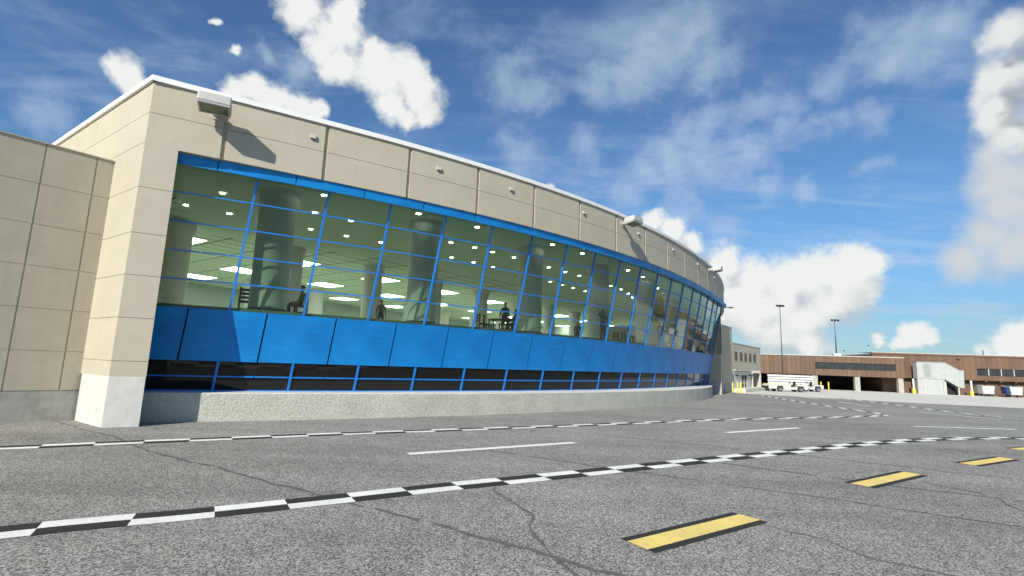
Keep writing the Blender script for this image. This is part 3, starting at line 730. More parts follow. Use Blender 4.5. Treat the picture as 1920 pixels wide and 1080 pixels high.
for (a, b) in (((1.68, 6.66), (3.77, 8.08)), ((7.22, 10.63), (9.50, 12.12)), ((12.17, 13.66), (14.5, 14.95)), ((16.75, 16.95), (19.1, 18.0))):
    A_, B_ = Vector((*a, 0)), Vector((*b, 0)); d = (B_-A_).normalized(); n = Vector((-d.y, d.x, 0))
    dash(a, b, .165, P_YELLOW, .009, 'yellow_dash')
    for s in (-1, 1):
        dash(tuple((A_+n*s*.225)[:2]), tuple((B_+n*s*.225)[:2]), .06, P_BLACK, .007, 'dash_border')
dash((43.8, 44.4), (60, 40.3), .10, P_YELLOW, .009, 'yellow_edge_line')
def crack(pts, w, seed):
    rnd = random.Random(seed); ln = resample(catmull(pts, 10), .22); mb = MB(); ph = 0
    cur = []
    for i, p in enumerate(ln):
        d = (ln[min(i+1, len(ln)-1)]-ln[max(i-1, 0)]).normalized(); n = Vector((-d.y, d.x, 0)); ph = ph*.75+rnd.uniform(-.05, .05)
        cur.append((p+n*ph, n, w*1.7*rnd.uniform(.4, 1.25)))
    for (a, na, wa), (b, nb_, wb) in zip(cur[:-1], cur[1:]):
        if rnd.random() < .07: continue
        f = lambda q: Vector((q.x, q.y, .0042+seed*.00006))
        mb.quad(f(a-na*wa), f(b-nb_*wb), f(b+nb_*wb), f(a+na*wa))
    struct(mb.build('crack', CRACK))
crack([(-14.42, 16.02), (-12.4, 14.75), (-10.43, 13.45), (-8.73, 12.16), (-6.87, 10.85), (-4.89, 9.66), (-2.87, 8.43), (-1.42, 7.6), (-.09, 6.74), (1.5, 5.6), (3, 4.6)], .028, 1)
crack([(-.2, 9.4), (-.15, 8.98), (.32, 7.95), (.36, 7.4), (.4, 7.0), (.55, 6.5), (.71, 5.97), (.9, 5.2)], .018, 2)
crack([(3.8, 7.8), (4.3, 7.2), (4.5, 6.6), (5.2, 6.0), (6.2, 5.6)], .014, 4)
crack([(9.0, 11.2), (9.4, 10.0), (9.0, 9.0), (9.3, 8.2)], .014, 8)
sdir = Vector((math.cos(R_(-31)), math.sin(R_(-31)), 0)); sper = Vector((math.sin(R_(31)), math.cos(R_(31)), 0))
for i, (d_, t0, t1) in enumerate(((11.0, -8.5, 16), (16.2, -6, 24), (21.4, -3, 30), (26.6, 0, 34), (31.8, 4, 38), (1.0, -2, 12), (13.4, -2, 14))):     # joints between paving lanes
    rj = random.Random(i+20)
    crack([tuple((sper*(d_+rj.uniform(-.12, .12))+sdir*(t0+(t1-t0)*q/6))[:2]) for q in range(7)], .013, 30+i)
# ------------------------------------------------------------------ annex building with doors
X0 = Vector((24.0, 54.9, 0)); xd = Vector((8.8, 11.2, 0)).normalized(); xn = Vector((xd.y, -xd.x, 0))
def XP(s, d, z): return X0+xd*s+xn*d+Vector((0, 0, z))
AN = thing('annex_building', tuple(XP(0, 0, 0)), 'long beige annex with five narrow windows and white doorway, right of the terminal', 'building')
mb = MB()
def xbox(mb, s0, s1, d0, d1, z0, z1, mi=0, fn=XP):
    mb.hexa([fn(s0, d1, z0), fn(s0, d0, z0), fn(s1, d0, z0), fn(s1, d1, z0), fn(s0, d1, z1), fn(s0, d0, z1), fn(s1, d0, z1), fn(s1, d1, z1)][::1], mi)
ANS0 = -3.6; ASP = 1.25; AEND = 15.0; ATOP = 5.36; HTOP = 7.02
grooved(mb, [ANS0, ASP], [.95, 2.45, 4.0, HTOP], lambda u, d, z: XP(u, d, z), (.01, .012), .02, sub=1)
xbox(mb, ANS0, ASP, -14, -.03, 0, HTOP-.01)
wins = [(2.10, 3.14), (4.26, 5.38), (6.48, 7.50), (8.70, 9.76), (10.95, 12.1)]
wz0, wz1 = 3.47, 4.45
# low block, with the garage opening left out
xbox(mb, ASP+.01, 9.45, -12, 0, 0, ATOP); xbox(mb, 13.9, AEND, -12, 0, 0, ATOP); xbox(mb, 9.45, 13.9, -12, 0, 2.12, ATOP); xbox(mb, 9.45, 13.9, -12, -3.6, 0, 2.12)
mb.build('wall', BEIGE_A, AN)
mb = MB(); xbox(mb, ANS0, ASP-.04, -.05, .012, -.05, .95); mb.build('plinth', CONC_D, AN)
mb = MB(); xbox(mb, ASP+.02, AEND+.05, -.3, .04, ATOP+.002, ATOP+.09); xbox(mb, ANS0, ASP+.03, -.3, .04, HTOP+.002, HTOP+.08); mb.build('coping', BEIGE_A, AN)
for a, b in wins:
    mb = MB()
    for s0, s1, z0, z1 in ((a, a+.09, wz0, wz1), (b-.09, b, wz0, wz1), (a+.09, b-.09, wz0, wz0+.06), (a+.09, b-.09, wz1-.06, wz1), ((a+b)/2-.04, (a+b)/2+.04, wz0+.06, wz1-.06)):
        xbox(mb, s0, s1, .001, .05, z0, z1)
    w = mb.build('window', mat('bronze_frame', (.07, .055, .05), .5), AN)
    mb = MB(); xbox(mb, a+.08, b-.08, .0, .02, wz0+.05, wz1-.05); mb.build('pane', mat('bronze_glass', (.045, .035, .035), .12), w)
mb = MB()      # white doorway wall, open where the door stands
for s0, s1, z0, z1 in ((ASP+.02, 4.4, .38, 2.22), (7.12, 8.75, .38, 2.22), (4.4, 7.12, 1.92, 2.22)): xbox(mb, s0, s1, .001, .06, z0, z1)
ds = mb.build('door_surround', WHITE, AN)
mb = MB(); xbox(mb, 4.5, 7.02, .005, .03, .40, 1.84); dd = mb.build('door', DOORGLASS, AN)
mb = MB()
for s0, s1, z0, z1 in ((4.40, 4.5, .4, 1.92), (7.02, 7.12, .4, 1.92), (4.5, 7.02, 1.84, 1.92), (5.72, 5.80, .4, 1.84)): xbox(mb, s0, s1, .02, .08, z0, z1)
mb.build('door_frame', WHITE, dd)
mb = MB(); xbox(mb, 2.5, 2.58, .06, .09, .5, 1.85); xbox(mb, 3.5, 3.58, .06, .09, .5, 1.85); xbox(mb, 2.58, 3.5, .06, .09, 1.77, 1.85); mb.build('door_leaf_trim', GREYMETAL, ds)
mb = MB(); xbox(mb, 1.1, 8.95, .0, .35, 2.3, 2.42); mb.build('canopy', GREYMETAL_L, AN)
for q in (2.1, 7.9):
    mb = MB(); xbox(mb, q, q+.5, .06, .26, 1.74, 1.88); mb.build('door_lamp', DARKMETAL, AN)
mb = MB()
for s0, s1 in ((9.5, 9.65), (13.75, 13.9)): xbox(mb, s0, s1, .02, .2, .38, 2.12)
for i in range(9): xbox(mb, 9.7+i*.5, 9.78+i*.5, .02, .16, 2.12, 2.46)
xbox(mb, 9.6, 14.2, .05, .12, 2.462, 2.54); mb.build('gantry_frame', GREYMETAL_L, AN)
mb = MB()      # curved roller screen inside the opening
for i in range(10):
    t0, t1 = i/10*1.3, (i+1)/10*1.3
    f = lambda t, z: XP(10.6+2.6*math.sin(t), -.5-2.4*(1-math.cos(t)), z)
    mb.quad(f(t0, .38), f(t1, .38), f(t1, 2.1), f(t0, 2.1), 0, True)
mb.build('curved_screen', mat('taupe_screen', (.25, .2, .16), .7, var=.1), AN)
mb = MB(); xbox(mb, ASP+.05, 14.2, .0, 1.2, .0, .40); xbox(mb, 9.45, 13.9, -3.6, .0, .0, .395); struct(mb.build('pavement', APRON))
mb = MB(); w = P(15.9, 0, 8.95); xq = Nrm(15.9); mb.tube(w-xq*.02, w+xq*.75, .04); mb.tube(w+xq*.22, w+xq*.22+Vector((0, 0, .38)), .04); mb.box(tuple(w+xq*.7), (.22, .12, .06), math.atan2(xq.y, xq.x)); 
o = mb.build('wall_lamp', DARKMETAL, None, origin=w); tag(o, 'small dark bracket lamp sticking out from the far end of the parapet', 'lamp')

# ------------------------------------------------------------------ brown concourse buildings
def frame(a, b):
    a = Vector((*a, 0)); b = Vector((*b, 0)); d = (b-a).normalized(); n = Vector((d.y, -d.x, 0))
    return lambda s, o, z: a+d*s+n*o+Vector((0, 0, z))
AP = frame((38.7, 77.8), (57.0, 72.95)); BP = frame((56.8, 75.6), (78.0, 72.2))
def ribbed(mb, s0, s1, z0, z1, fn, step, rnd, holes=()):
    """vertical standing-seam sheets, each a real fold, with rectangular holes left out"""
    xs = sorted({s0, s1, *[h[0] for h in holes], *[h[1] for h in holes]} | {round(s0+step*i, 3) for i in range(1, int((s1-s0)/step)+1)})
    xs = [x for i, x in enumerate(xs) if i == 0 or x-xs[i-1] > 1e-3]
    for x0, x1 in zip(xs[:-1], xs[1:]):
        c = (x0+x1)/2; spans = [(z0, z1)]
        for h in holes:
            if h[0]-1e-6 <= c <= h[1]+1e-6: spans = [(z0, h[2]), (h[3], z1)]
        mi = rnd.choice((0, 0, 1, 2))
        for a, b in spans:
            mb.quad(fn(x0+.025, 0, a), fn(x1-.025, 0, a), fn(x1-.025, 0, b), fn(x0+.025, 0, b), mi)
            mb.quad(fn(x1-.025, 0, a), fn(x1, .04, a), fn(x1, .04, b), fn(x1-.025, 0, b), mi)
            mb.quad(fn(x1, .04, a), fn(x1+.025, 0, a), fn(x1+.025, 0, b), fn(x1, .04, b), mi)
BROWN2 = mat('brown_cladding_light', (.170, .104, .066), .6, var=.08, vscale=1.2, streak=.1)
BROWN3 = mat('brown_cladding_deep', (.136, .081, .051), .6, var=.08, vscale=1.2, streak=.1)
rnd = random.Random(3)
CA = thing('concourse_building', tuple(AP(0, 0, 0)), 'brown metal-clad concourse with a long dark window strip over an open undercroft', 'building')
mb = MB(); ribbed(mb, -.6, 19.1, 2.15, 5.0, AP, .62, rnd, [(7.58, 18.05, 3.08, 4.08)]); mb.build('cladding', [BROWN, BROWN2, BROWN3], CA)
mb = MB()
def bx2(fn, s0, s1, d0, d1, z0, z1, mi=0): xbox(mb, s0, s1, d0, d1, z0, z1, mi, fn)
bx2(AP, -.6, 19.1, -9, -.03, 2.15, 3.07); bx2(AP, -.6, 19.1, -9, -.25, 3.07, 4.09); bx2(AP, -.6, 19.1, -9, -.03, 4.09, 4.98); mb.build('upper_storey', BROWN3, CA)
mb = MB(); bx2(AP, -.65, 19.15, -.4, .08, 5.0, 5.12); mb.build('roof_edge', mat('pale_trim', (.5, .46, .4), .6), CA)
mb = MB(); bx2(AP, -.6, 19.1, -9, -.4, 4.99, 5.05); mb.build('roof', ROOF, CA)
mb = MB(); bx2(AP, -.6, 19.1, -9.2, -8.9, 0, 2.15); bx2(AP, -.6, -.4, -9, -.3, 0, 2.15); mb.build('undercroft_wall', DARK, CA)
for s in (7.55, 13.1, 18.6):
    mb = MB(); bx2(AP, s-.33, s+.33, -.8, -.12, -.05, 2.149); mb.build('column', CONC_D, CA, bevel=.02)
mb = MB(); bx2(AP, 7.6, 18.03, -.2, -.12, 3.09, 4.07); w = mb.build('window_strip', WINGLASS, CA)
mb = MB()
for i in range(1, 8): bx2(AP, 7.58+i*1.31-.02, 7.58+i*1.31+.02, -.119, -.07, 3.09, 4.07)
mb.build('mullions', DARKMETAL, w)
CB = thing('concourse_building', tuple(BP(0, 0, 0)), 'taller brown metal-clad concourse behind the white covered stair, with a six-pane window strip', 'building')
mb = MB(); ribbed(mb, -2, 40, 2.2, 5.62, BP, .72, rnd, [(11.7, 24.0, 2.92, 3.92)]); mb.build('cladding', [BROWN, BROWN2, BROWN3], CB)
mb = MB(); bx2(BP, -2, 40, -10, -.03, 2.2, 2.91); bx2(BP, -2, 40, -10, -.25, 2.91, 3.93); bx2(BP, -2, 40, -10, -.03, 3.93, 5.62); mb.build('upper_storey', BROWN3, CB)
mb = MB(); bx2(BP, -2.05, 40, -.5, .10, 5.62, 5.86); mb.build('roof_edge', BROWN2, CB)
mb = MB(); bx2(BP, -2.05, 40, -4, .12, 5.861, 5.92); mb.build('roof', mat('roof_trim', (.6, .58, .54), .6), CB)
mb = MB(); bx2(BP, -.5, 40, -9, -.75, -.05, 2.2); mb.build('ground_floor_wall', BROWN_D, CB)
mb = MB()
for i in range(16): bx2(BP, 9+i*1.9, 9.18+i*1.9, -.74, .0, 2.0, 2.199)
mb.build('soffit_beams', BROWN3, CB)
for i in range(6):
    a = 11.72+i*1.62
    mb = MB(); bx2(BP, a+.04, a+1.58, -.2, -.12, 2.94, 3.90); w = mb.build('window', WINGLASS, CB)
    mb = MB(); bx2(BP, a-.04, a+.04, -.15, -.03, 2.94, 3.90); mb.build('window_post', WHITE, w)
for a, b in ((11.15, 12.2), (15.8, 16.85)):
    mb = MB(); bx2(BP, a, b, -.76, -.70, 1.40, 1.90); w = mb.build('small_window', WINGLASS, CB)
    mb = MB(); bx2(BP, a-.06, b+.06, -.76, -.67, 1.34, 1.40); mb.build('sill', BROWN3, w)
mb = MB()
for i in range(4): bx2(BP, 9.2, 9.68, .045, .075, 5.08+i*.045, 5.10+i*.045)
mb.build('vent_grille', DARKMETAL, CB)

# ------------------------------------------------------------------ covered stair
SP = frame((56.5, 73.72), (77.7, 70.32))
ST = thing('covered_stair', tuple(SP(2.8, 0, 0)), 'white sheet-metal covered stair sloping down to the right against the brown concourse', 'stair')
prof = [(2.81, 2.19), (6.35, 2.19), (8.05, 1.12), (8.75, 1.03), (8.85, 3.48), (8.31, 3.5), (6.42, 4.55), (2.81, 4.55)]
mb = MB(); D0 = -.95
f = [SP(s, 0, z) for s, z in prof]; q = [SP(s, D0, z) for s, z in prof]; n = len(prof)
mb.poly(f); mb.poly(q[::-1])
for i in range(n):
    k = (i+1) % n; mb.quad(f[i], q[i], q[k], f[k])
# corrugation ribs on the front
for i in range(38):
    s = 2.9+i*.157
    if s > 8.75: break
    zt_ = 4.5 if s < 6.42 else 4.5-(s-6.42)*(1.05/1.89) if s < 8.31 else 3.44
    zb_ = 2.24 if s < 6.35 else 2.24-(s-6.35)*(1.07/1.7) if s < 8.05 else 1.12
    if 3.6 < s < 4.6: 
        bx2(SP, s, s+.03, .001, .014, zb_, 2.40); bx2(SP, s, s+.03, .001, .014, 4.37, zt_); continue
    bx2(SP, s, s+.03, .001, .014, zb_, zt_)
mb.build('enclosure', WHITE_DIRTY, ST)
mb = MB(); bx2(SP, 3.66, 4.55, .002, .035, 2.42, 4.35); mb.build('door', mat('grey_door', (.29, .31, .285), .5, var=.05), ST)
mb = MB()
def slopebox(s0, z0, s1, z1, t, o0, o1): mb.hexa([SP(s0, o1, z0), SP(s0, o0, z0), SP(s1, o0, z1), SP(s1, o1, z1), SP(s0, o1, z0+t), SP(s0, o0, z0+t), SP(s1, o0, z1+t), SP(s1, o1, z1+t)])
slopebox(2.76, 4.552, 6.44, 4.552, .07, D0, .06); slopebox(6.441, 4.552, 8.3, 3.502, .07, D0, .06); slopebox(8.301, 3.502, 8.9, 3.49, .07, D0, .06)
mb.build('roof_cap', GREYMETAL, ST)
mb = MB(); bx2(SP, 2.95, 6.1, D0, -.06, -.05, 2.185); mb.build('store_room', WHITE_DIRTY, ST)
mb = MB(); bx2(SP, 6.12, 6.28, -.3, -.02, -.05, 2.185); bx2(SP, 2.84, 2.95, -.3, -.02, -.05, 2.185); bx2(SP, 6.29, 6.72, -.9, -.4, -.05, 1.95); mb.build('wall_posts', GREYMETAL_L, ST)
mb = MB(); bx2(SP, 8.0, 8.16, -.25, -.09, -.05, 1.12); mb.build('post', GREYMETAL_L, ST)
mb = MB(); bx2(SP, 6.75, 7.98, D0, D0+.1, -.05, 2.0); mb.build('dark_back', DARK, ST)
mb = MB()
for i in range(10): bx2(SP, 6.8+i*.13, 6.98+i*.13, D0+.1, -.2, 1.62-i*.11, 1.68-i*.11)
mb.build('treads', DARKMETAL, ST)

# ------------------------------------------------------------------ bollards, guard posts
def bollard(x, y, h, label, group='yellow bollards'):
    o = thing('bollard', (x, y, 0), label, 'bollard', group)
    mb = MB(); r = .075
    mb.lathe((x, y, 0), [(r, -.03), (r, h-.05), (r*.8, h-.015), (r*.4, h), (0, h+.002)], 14); mb.build('pipe', YELLOW, o)
    mb = MB(); mb.lathe((x, y, 0), [(.15, -.01), (.15, .02), (r, .025)], 14); mb.build('base_flange', DARKMETAL, o)
bollard(24.0, 55.0, 1.08, 'yellow bollard in the shadow of the terminal, close against the annex wall')
bollard(23.8, 53.9, 1.08, 'yellow bollard just outside the shadow edge, left of the doorway group')
bollard(25.6, 57.2, 1.08, 'yellow bollard set back behind the front group of bollards')
bollard(23.6, 52.3, 1.10, 'yellow bollard nearest the camera by the annex corner')
bollard(24.35, 53.2, 1.10, 'yellow bollard at the right end of the front group')
bollard(28.2, 61.3, 1.4, 'yellow bollard at the left side of the dark annex door')
bollard(29.45, 62.3, 1.4, 'yellow bollard at the right side of the dark annex door')
bollard(46.6, 75.6, 1.20, 'yellow bollard left of the pair in front of the undercroft')
bollard(47.6, 75.4, 1.20, 'yellow bollard right of the pair in front of the undercroft')
def guard(x, y, label):
    o = thing('guard_post', (x, y, 0), label, 'post', 'white guard posts')
    mb = MB(); mb.lathe((x, y, 0), [(.13, .6), (.13, 2.08), (.1, 2.13), (0, 2.14)], 16); mb.build('pipe', WHITE, o)
    mb = MB(); mb.lathe((x, y, 0), [(.2, -.03), (.2, .66), (.14, .69), (.12, .69)], 16); mb.build('sleeve', YELLOW, o)
guard(59.1, 73.9, 'tall white guard post with yellow foot, left of the covered stair')
guard(66.1, 72.3, 'tall white guard post with yellow foot, right of the covered stair')

# ------------------------------------------------------------------ baggage tractors, carts, rails
def wheel(parent, x, y, r, w, side):
    mb = MB(); prof = [(r*.55, -w/2), (r*.92, -w/2), (r, -w*.32), (r, w*.32), (r*.92, w/2), (r*.55, w/2)]
    def ring(prof, mi=0, m=None):
        n = 20; i = len(mb.v)
        for rr, yy in prof:
            for j in range(n):
                t = 2*pi*j/n; mb.v.append((x+rr*math.cos(t), y+yy, r+rr*math.sin(t)))
        for q in range(len(prof)-1):
            for j in range(n):
                k = (j+1) % n; a = i+q*n; mb.f.append((a+k, a+j, a+n+j, a+n+k)); mb.m.append(mi); mb.sm.append(True)
    ring(prof); t = mb.build('wheel', RUBBER, None); t.parent = parent; t.location = (0, 0, 0)
    mb = MB(); ring([(0, side*w*.30), (r*.3, side*w*.34), (r*.38, side*w*.2), (r*.57, side*w*.42)]); ring([(0, -side*w*.3), (r*.57, -side*w*.3)])
    h = mb.build('rim', STEEL_RIM, None); h.parent = t; h.location = (0, 0, 0)
def lp(parent, name, mat_, fn, bevel=0.0):
    mb = MB(); fn(mb); o = mb.build(name, mat_, None, bevel=bevel); o.parent = parent; o.location = (0, 0, 0); return o
TRW = mat('tractor_white', (.60, .59, .56), .45, var=.08, vscale=3)
def tractor(x, y, rz, label, L_, wb0, wb1, cab):
    o = thing('baggage_tractor', (x, y, 0), label, 'tractor', 'white baggage tractors', rz=rz)
    W = .78
    def body(mb):
        def prism_x(pts, y0, y1):
            a = [(px, y0, pz) for px, pz in pts]; b = [(px, y1, pz) for px, pz in pts]; n = len(pts)
            mb.poly(a); mb.poly(b[::-1])
            for i in range(n):
                k = (i+1) % n; mb.quad(a[i], b[i], b[k], a[k])
        prism_x([(0.0, .40), (.25, .34), (wb0-.48, .34), (wb0-.36, .72), (wb0+.36, .72), (wb0+.48, .30), (wb1-.48, .30), (wb1-.36, .72), (wb1+.36, .72), (wb1+.48, .34), (L_-.05, .36), (L_, .62), (L_-.02, .84), (cab+.75, .86), (cab+.70, .95), (cab+.55, .95), (cab+.5, .56), (cab-.35, .56), (cab-.42, .92), (.10, .84), (.0, .74)], -W, W)
    lp(o, 'body', TRW, body, .03)
    lp(o, 'trim', YELLOW, lambda mb: [mb.box((cab/2-.2, s*(W-.02), .905), (cab/2-.35, .035, .02)) for s in (-1, 1)])
    lp(o, 'bumper', DARKMETAL, lambda mb: [mb.box((-.06, 0, .50), (.06, W-.05, .13)), mb.box((L_+.05, 0, .42), (.06, W-.1, .1))])
    for s in (-1, 1):
        lp(o, 'headlight', LENS, lambda mb: mb.tube((-.03, s*.5, .66), (.04, s*.5, .66), .08))
    lp(o, 'seat', DARKMETAL, lambda mb: [mb.box((cab+.12, -.3, .68), (.24, .24, .10)), mb.hexa([(cab+.28, -.52, .78), (cab+.36, -.52, .78), (cab+.36, -.08, .78), (cab+.28, -.08, .78), (cab+.38, -.52, 1.26), (cab+.45, -.52, 1.26), (cab+.45, -.08, 1.26), (cab+.38, -.08, 1.26)])])
    def steer(mb):
        mb.tube((cab-.36, -.3, .8), (cab-.18, -.3, 1.12), .03)
        c = Vector((cab-.17, -.3, 1.14)); d = Vector((.5, 0, .86)).normalized(); u = d.orthogonal().normalized(); w = d.cross(u)
        for i in range(14):
            t0, t1 = 2*pi*i/14, 2*pi*(i+1)/14; mb.tube(c+(u*math.cos(t0)+w*math.sin(t0))*.19, c+(u*math.cos(t1)+w*math.sin(t1))*.19, .018, n=6)
        mb.tube(c-u*.19, c+u*.19, .014, n=6)
    lp(o, 'steering_wheel', DARKMETAL, steer)
    lp(o, 'tow_hitch', DARKMETAL, lambda mb: [mb.box((L_+.18, 0, .36), (.14, .06, .05))])
    lp(o, 'beacon', RED, lambda mb: mb.tube((L_-.12, .5, .85), (L_-.12, .5, .98), .05))
    for wx in (wb0, wb1):
        for s in (-1, 1): wheel(o, wx, s*(W-.10), .33, .24, s)
    return o
tractor(31.75, 62.7, R_(2), 'long low white baggage tractor with yellow edge trim, front one of the pair', 4.95, 1.42, 4.0, 3.1)
tractor(37.6, 66.2, R_(2), 'short white baggage tractor with a red beacon, half behind the long one', 3.1, .75, 2.35, 1.35)
RAILS = []
for i in range(5):
    z = .42+i*.36
    a = AP(.75, .9, z); b = AP(7.0, .9, z)
    o = thing('rail', tuple(a), ['bottom', 'second lowest', 'middle', 'second highest', 'top'][i]+' long white rail of the stack behind the baggage tractors', 'rail', 'stacked white rails')
    off = .04*(i % 2)
    mb = MB(); xbox(mb, .75+off, 7.0-off*1.6, .75, 1.15, z-.145, z+.145, 0, AP); mb.build('beam', WHITE, o, bevel=.05)
    for s in (.66+off, 7.0-off*1.6):
        mb = MB(); xbox(mb, s, s+.09, .85, 1.05, z-.07, z+.07, 0, AP); mb.build('end_bracket', DARKMETAL, o)
mb = MB()
for s in (1.2, 3.9, 6.5): xbox(mb, s, s+.12, .6, .74, -.02, 2.05, 0, AP)
o = mb.build('rail_rack', DARKMETAL, None, origin=AP(3.9, .67, 0)); tag(o, 'dark steel rack holding the stack of long white rails', 'rack')
def cart(x, y, rz, label, curtain=False):
    o = thing('baggage_cart', (x, y, 0), label, 'cart', 'white baggage carts', rz=rz)
    def body(mb):
        w0, w1, d, z0, z1 = .66, .82, .5, .36, 1.45; n = 6
        for i in range(n):
            t0, t1 = i/n, (i+1)/n; a = w0+(w1-w0)*t0; b = w0+(w1-w0)*t1; zz0 = z0+(z1-z0)*t0; zz1 = z0+(z1-z0)*t1-.02
            mb.hexa([(-a, -d, zz0), (a, -d, zz0), (a, d, zz0), (-a, d, zz0), (-b, -d-.02, zz1), (b, -d-.02, zz1), (b, d+.02, zz1), (-b, d+.02, zz1)])
            mb.box((0, 0, zz1+.01), (b-.02, d-.02, .0105))
    lp(o, 'box', WHITE, body)
    lp(o, 'roof', WHITE, lambda mb: mb.hexa([(-.86, -.55, 1.452), (.86, -.55, 1.452), (.86, .55, 1.452), (-.86, .55, 1.452), (-.82, -.48, 1.50), (.82, -.48, 1.50), (.82, .48, 1.50), (-.82, .48, 1.50)]))
    lp(o, 'chassis', DARKMETAL, lambda mb: [mb.box((0, 0, .31), (.64, .45, .045))])
    lp(o, 'tow_bar', DARKMETAL, lambda mb: [mb.tube((0, -.6, .3), (.05, -1.5, .2), .035), mb.tube((-.25, -.6, .3), (.02, -1.1, .25), .025), mb.tube((.25, -.6, .3), (.03, -1.1, .25), .025)])
    for sx in (-.6, .6):
        for sy in (-.36, .36): wheel(o, sx, sy, .17, .12, -1 if sy < 0 else 1)
    if curtain: lp(o, 'curtain', BLUECLOTH, lambda mb: [mb.hexa([(-1.2, -.45, .42), (-.70, -.48, .42), (-.70, .48, .42), (-1.2, .45, .42), (-1.35, -.45, 1.42), (-.84, -.48, 1.42), (-.84, .48, 1.42), (-1.35, .45, 1.42)]) for i in (0,)])
    return o
cart(68.2, 72.4, R_(-9), 'white baggage cart right of the guard post, plain on both sides')
cart(71.4, 71.6, R_(-9), 'white baggage cart with a dark blue curtain on its left side', True)
cart(75.6, 70.0, R_(-9), 'white baggage cart farthest right, below the window strip')

# ------------------------------------------------------------------ light masts and roof bits
MASTMETAL = mat('mast_metal', (.10, .10, .105), .5, metal=.3)
def mast(x, y, h, z0, label, lamps, r, spread):
    o = thing('light_mast', (x, y, z0), label, 'light mast')
    mb = MB(); mb.tube((x, y, z0-.05), (x, y, z0+h), r, r*.45, 10); mb.build('pole', MASTMETAL, o)
    mb = MB(); mb.tube((x-spread, y, z0+h), (x+spread, y, z0+h), .06, n=8); mb.build('crossarm', DARKMETAL, o)
    for i in range(lamps):
        xx = x-spread+2*spread*i/(lamps-1)
        mb = MB(); mb.hexa([(xx-.1, y-.34, z0+h-.28), (xx+.1, y-.34, z0+h-.28), (xx+.1, y+.04, z0+h-.16), (xx-.1, y+.04, z0+h-.16), (xx-.09, y-.22, z0+h+.05), (xx+.09, y-.22, z0+h+.05), (xx+.09, y+.12, z0+h+.10), (xx-.09, y+.12, z0+h+.10)])
        l = mb.build('floodlamp', DARKMETAL, o)
        mb = MB(); mb.hexa([(xx-.09, y-.355, z0+h-.285), (xx+.09, y-.355, z0+h-.285), (xx+.09, y-.02, z0+h-.19), (xx-.09, y-.02, z0+h-.19), (xx-.09, y-.352, z0+h-.275), (xx+.09, y-.352, z0+h-.275), (xx+.09, y-.02, z0+h-.18), (xx-.09, y-.02, z0+h-.18)]); mb.build('lens', LENS, l)
mast(41.5, 76.6, 12.6, 0, 'tall dark light mast with five lamps behind the baggage tractors', 5, .10, .48)
mb = MB(); bp_ = AP(12.5, -6, 5.05); mb.box((bp_.x, bp_.y, 5.35), (.55, .5, .32), -.26); o = mb.build('roof_hatch', WHITE, None, origin=(bp_.x, bp_.y, 5.05), bevel=.02); tag(o, 'small white box on the concourse roof at the foot of the light mast', 'roof box')
mast(bp_.x, bp_.y, 5.4, 5.67, 'dark light mast with three lamps rising from the concourse roof', 3, .10, .50)
for s, d, hh, lab in ((12.9, -4, 1.0, 'thin roof aerial with a small dark ball left of the step in the concourse roof'), (16.3, -4, 1.9, 'taller thin roof aerial with a small dark ball at the step in the concourse roof')):
    p = AP(s, d, 5.04); o = thing('aerial', tuple(p), lab, 'aerial', 'roof aerials')
    mb = MB(); mb.tube(p, p+Vector((0, 0, hh)), .018, n=6); mb.build('rod', GREYMETAL, o)
    mb = MB(); c = p+Vector((0, 0, hh)); mb.lathe(c, [(0, -.11), (.08, -.07), (.11, 0), (.08, .07), (0, .11)], 10); mb.build('ball', DARKMETAL, o)
p = BP(14.2, -2, 5.92); mb = MB(); mb.tube(p, p+Vector((0, 0, .75)), .09, n=10); mb.tube(p+Vector((0, 0, .75)), p+Vector((0, 0, .8)), .12, n=10)
o = mb.build('vent_pipe', mat('blue_pipe', (.10, .13, .25), .5), None, origin=p); tag(o, 'short dark blue vent pipe on the concourse roof above the window strip', 'vent pipe')

# ------------------------------------------------------------------ camera
cam = bpy.data.cameras.new('Camera'); cam.sensor_width = 36; cam.lens = 17.5574; cam.clip_end = 6000; cam.clip_start = .05
co = bpy.data.objects.new('Camera', cam); COL.objects.link(co)
pit, rol = .1504963, .0357720
Fv = Vector((0, math.cos(pit), math.sin(pit))); U0 = Vector((0, -math.sin(pit), math.cos(pit))); R0 = Vector((1, 0, 0))
Rv = R0*math.cos(rol)+U0*math.sin(rol); Uv = U0*math.cos(rol)-R0*math.sin(rol)
M = Matrix((Rv, Uv, -Fv)).transposed().to_4x4(); M.translation = Vector((0, 0, 2.2)); co.matrix_world = M
scene.camera = co

# ------------------------------------------------------------------ sun and sky
SUN_AZ, SUN_EL = R_(62.8), R_(34)      # heading of the light over the ground, height of the sun
sd = Vector((-math.cos(SUN_AZ)*math.cos(SUN_EL), -math.sin(SUN_AZ)*math.cos(SUN_EL), math.sin(SUN_EL)))
sl = bpy.data.lights.new('Sun', 'SUN'); sl.energy = 4.4; sl.angle = R_(.55); sl.color = (1, .96, .86)
so = bpy.data.objects.new('Sun', sl); COL.objects.link(so); so.rotation_euler = (-sd).to_track_quat('-Z', 'Y').to_euler()
so.location = (0, -20, 30)

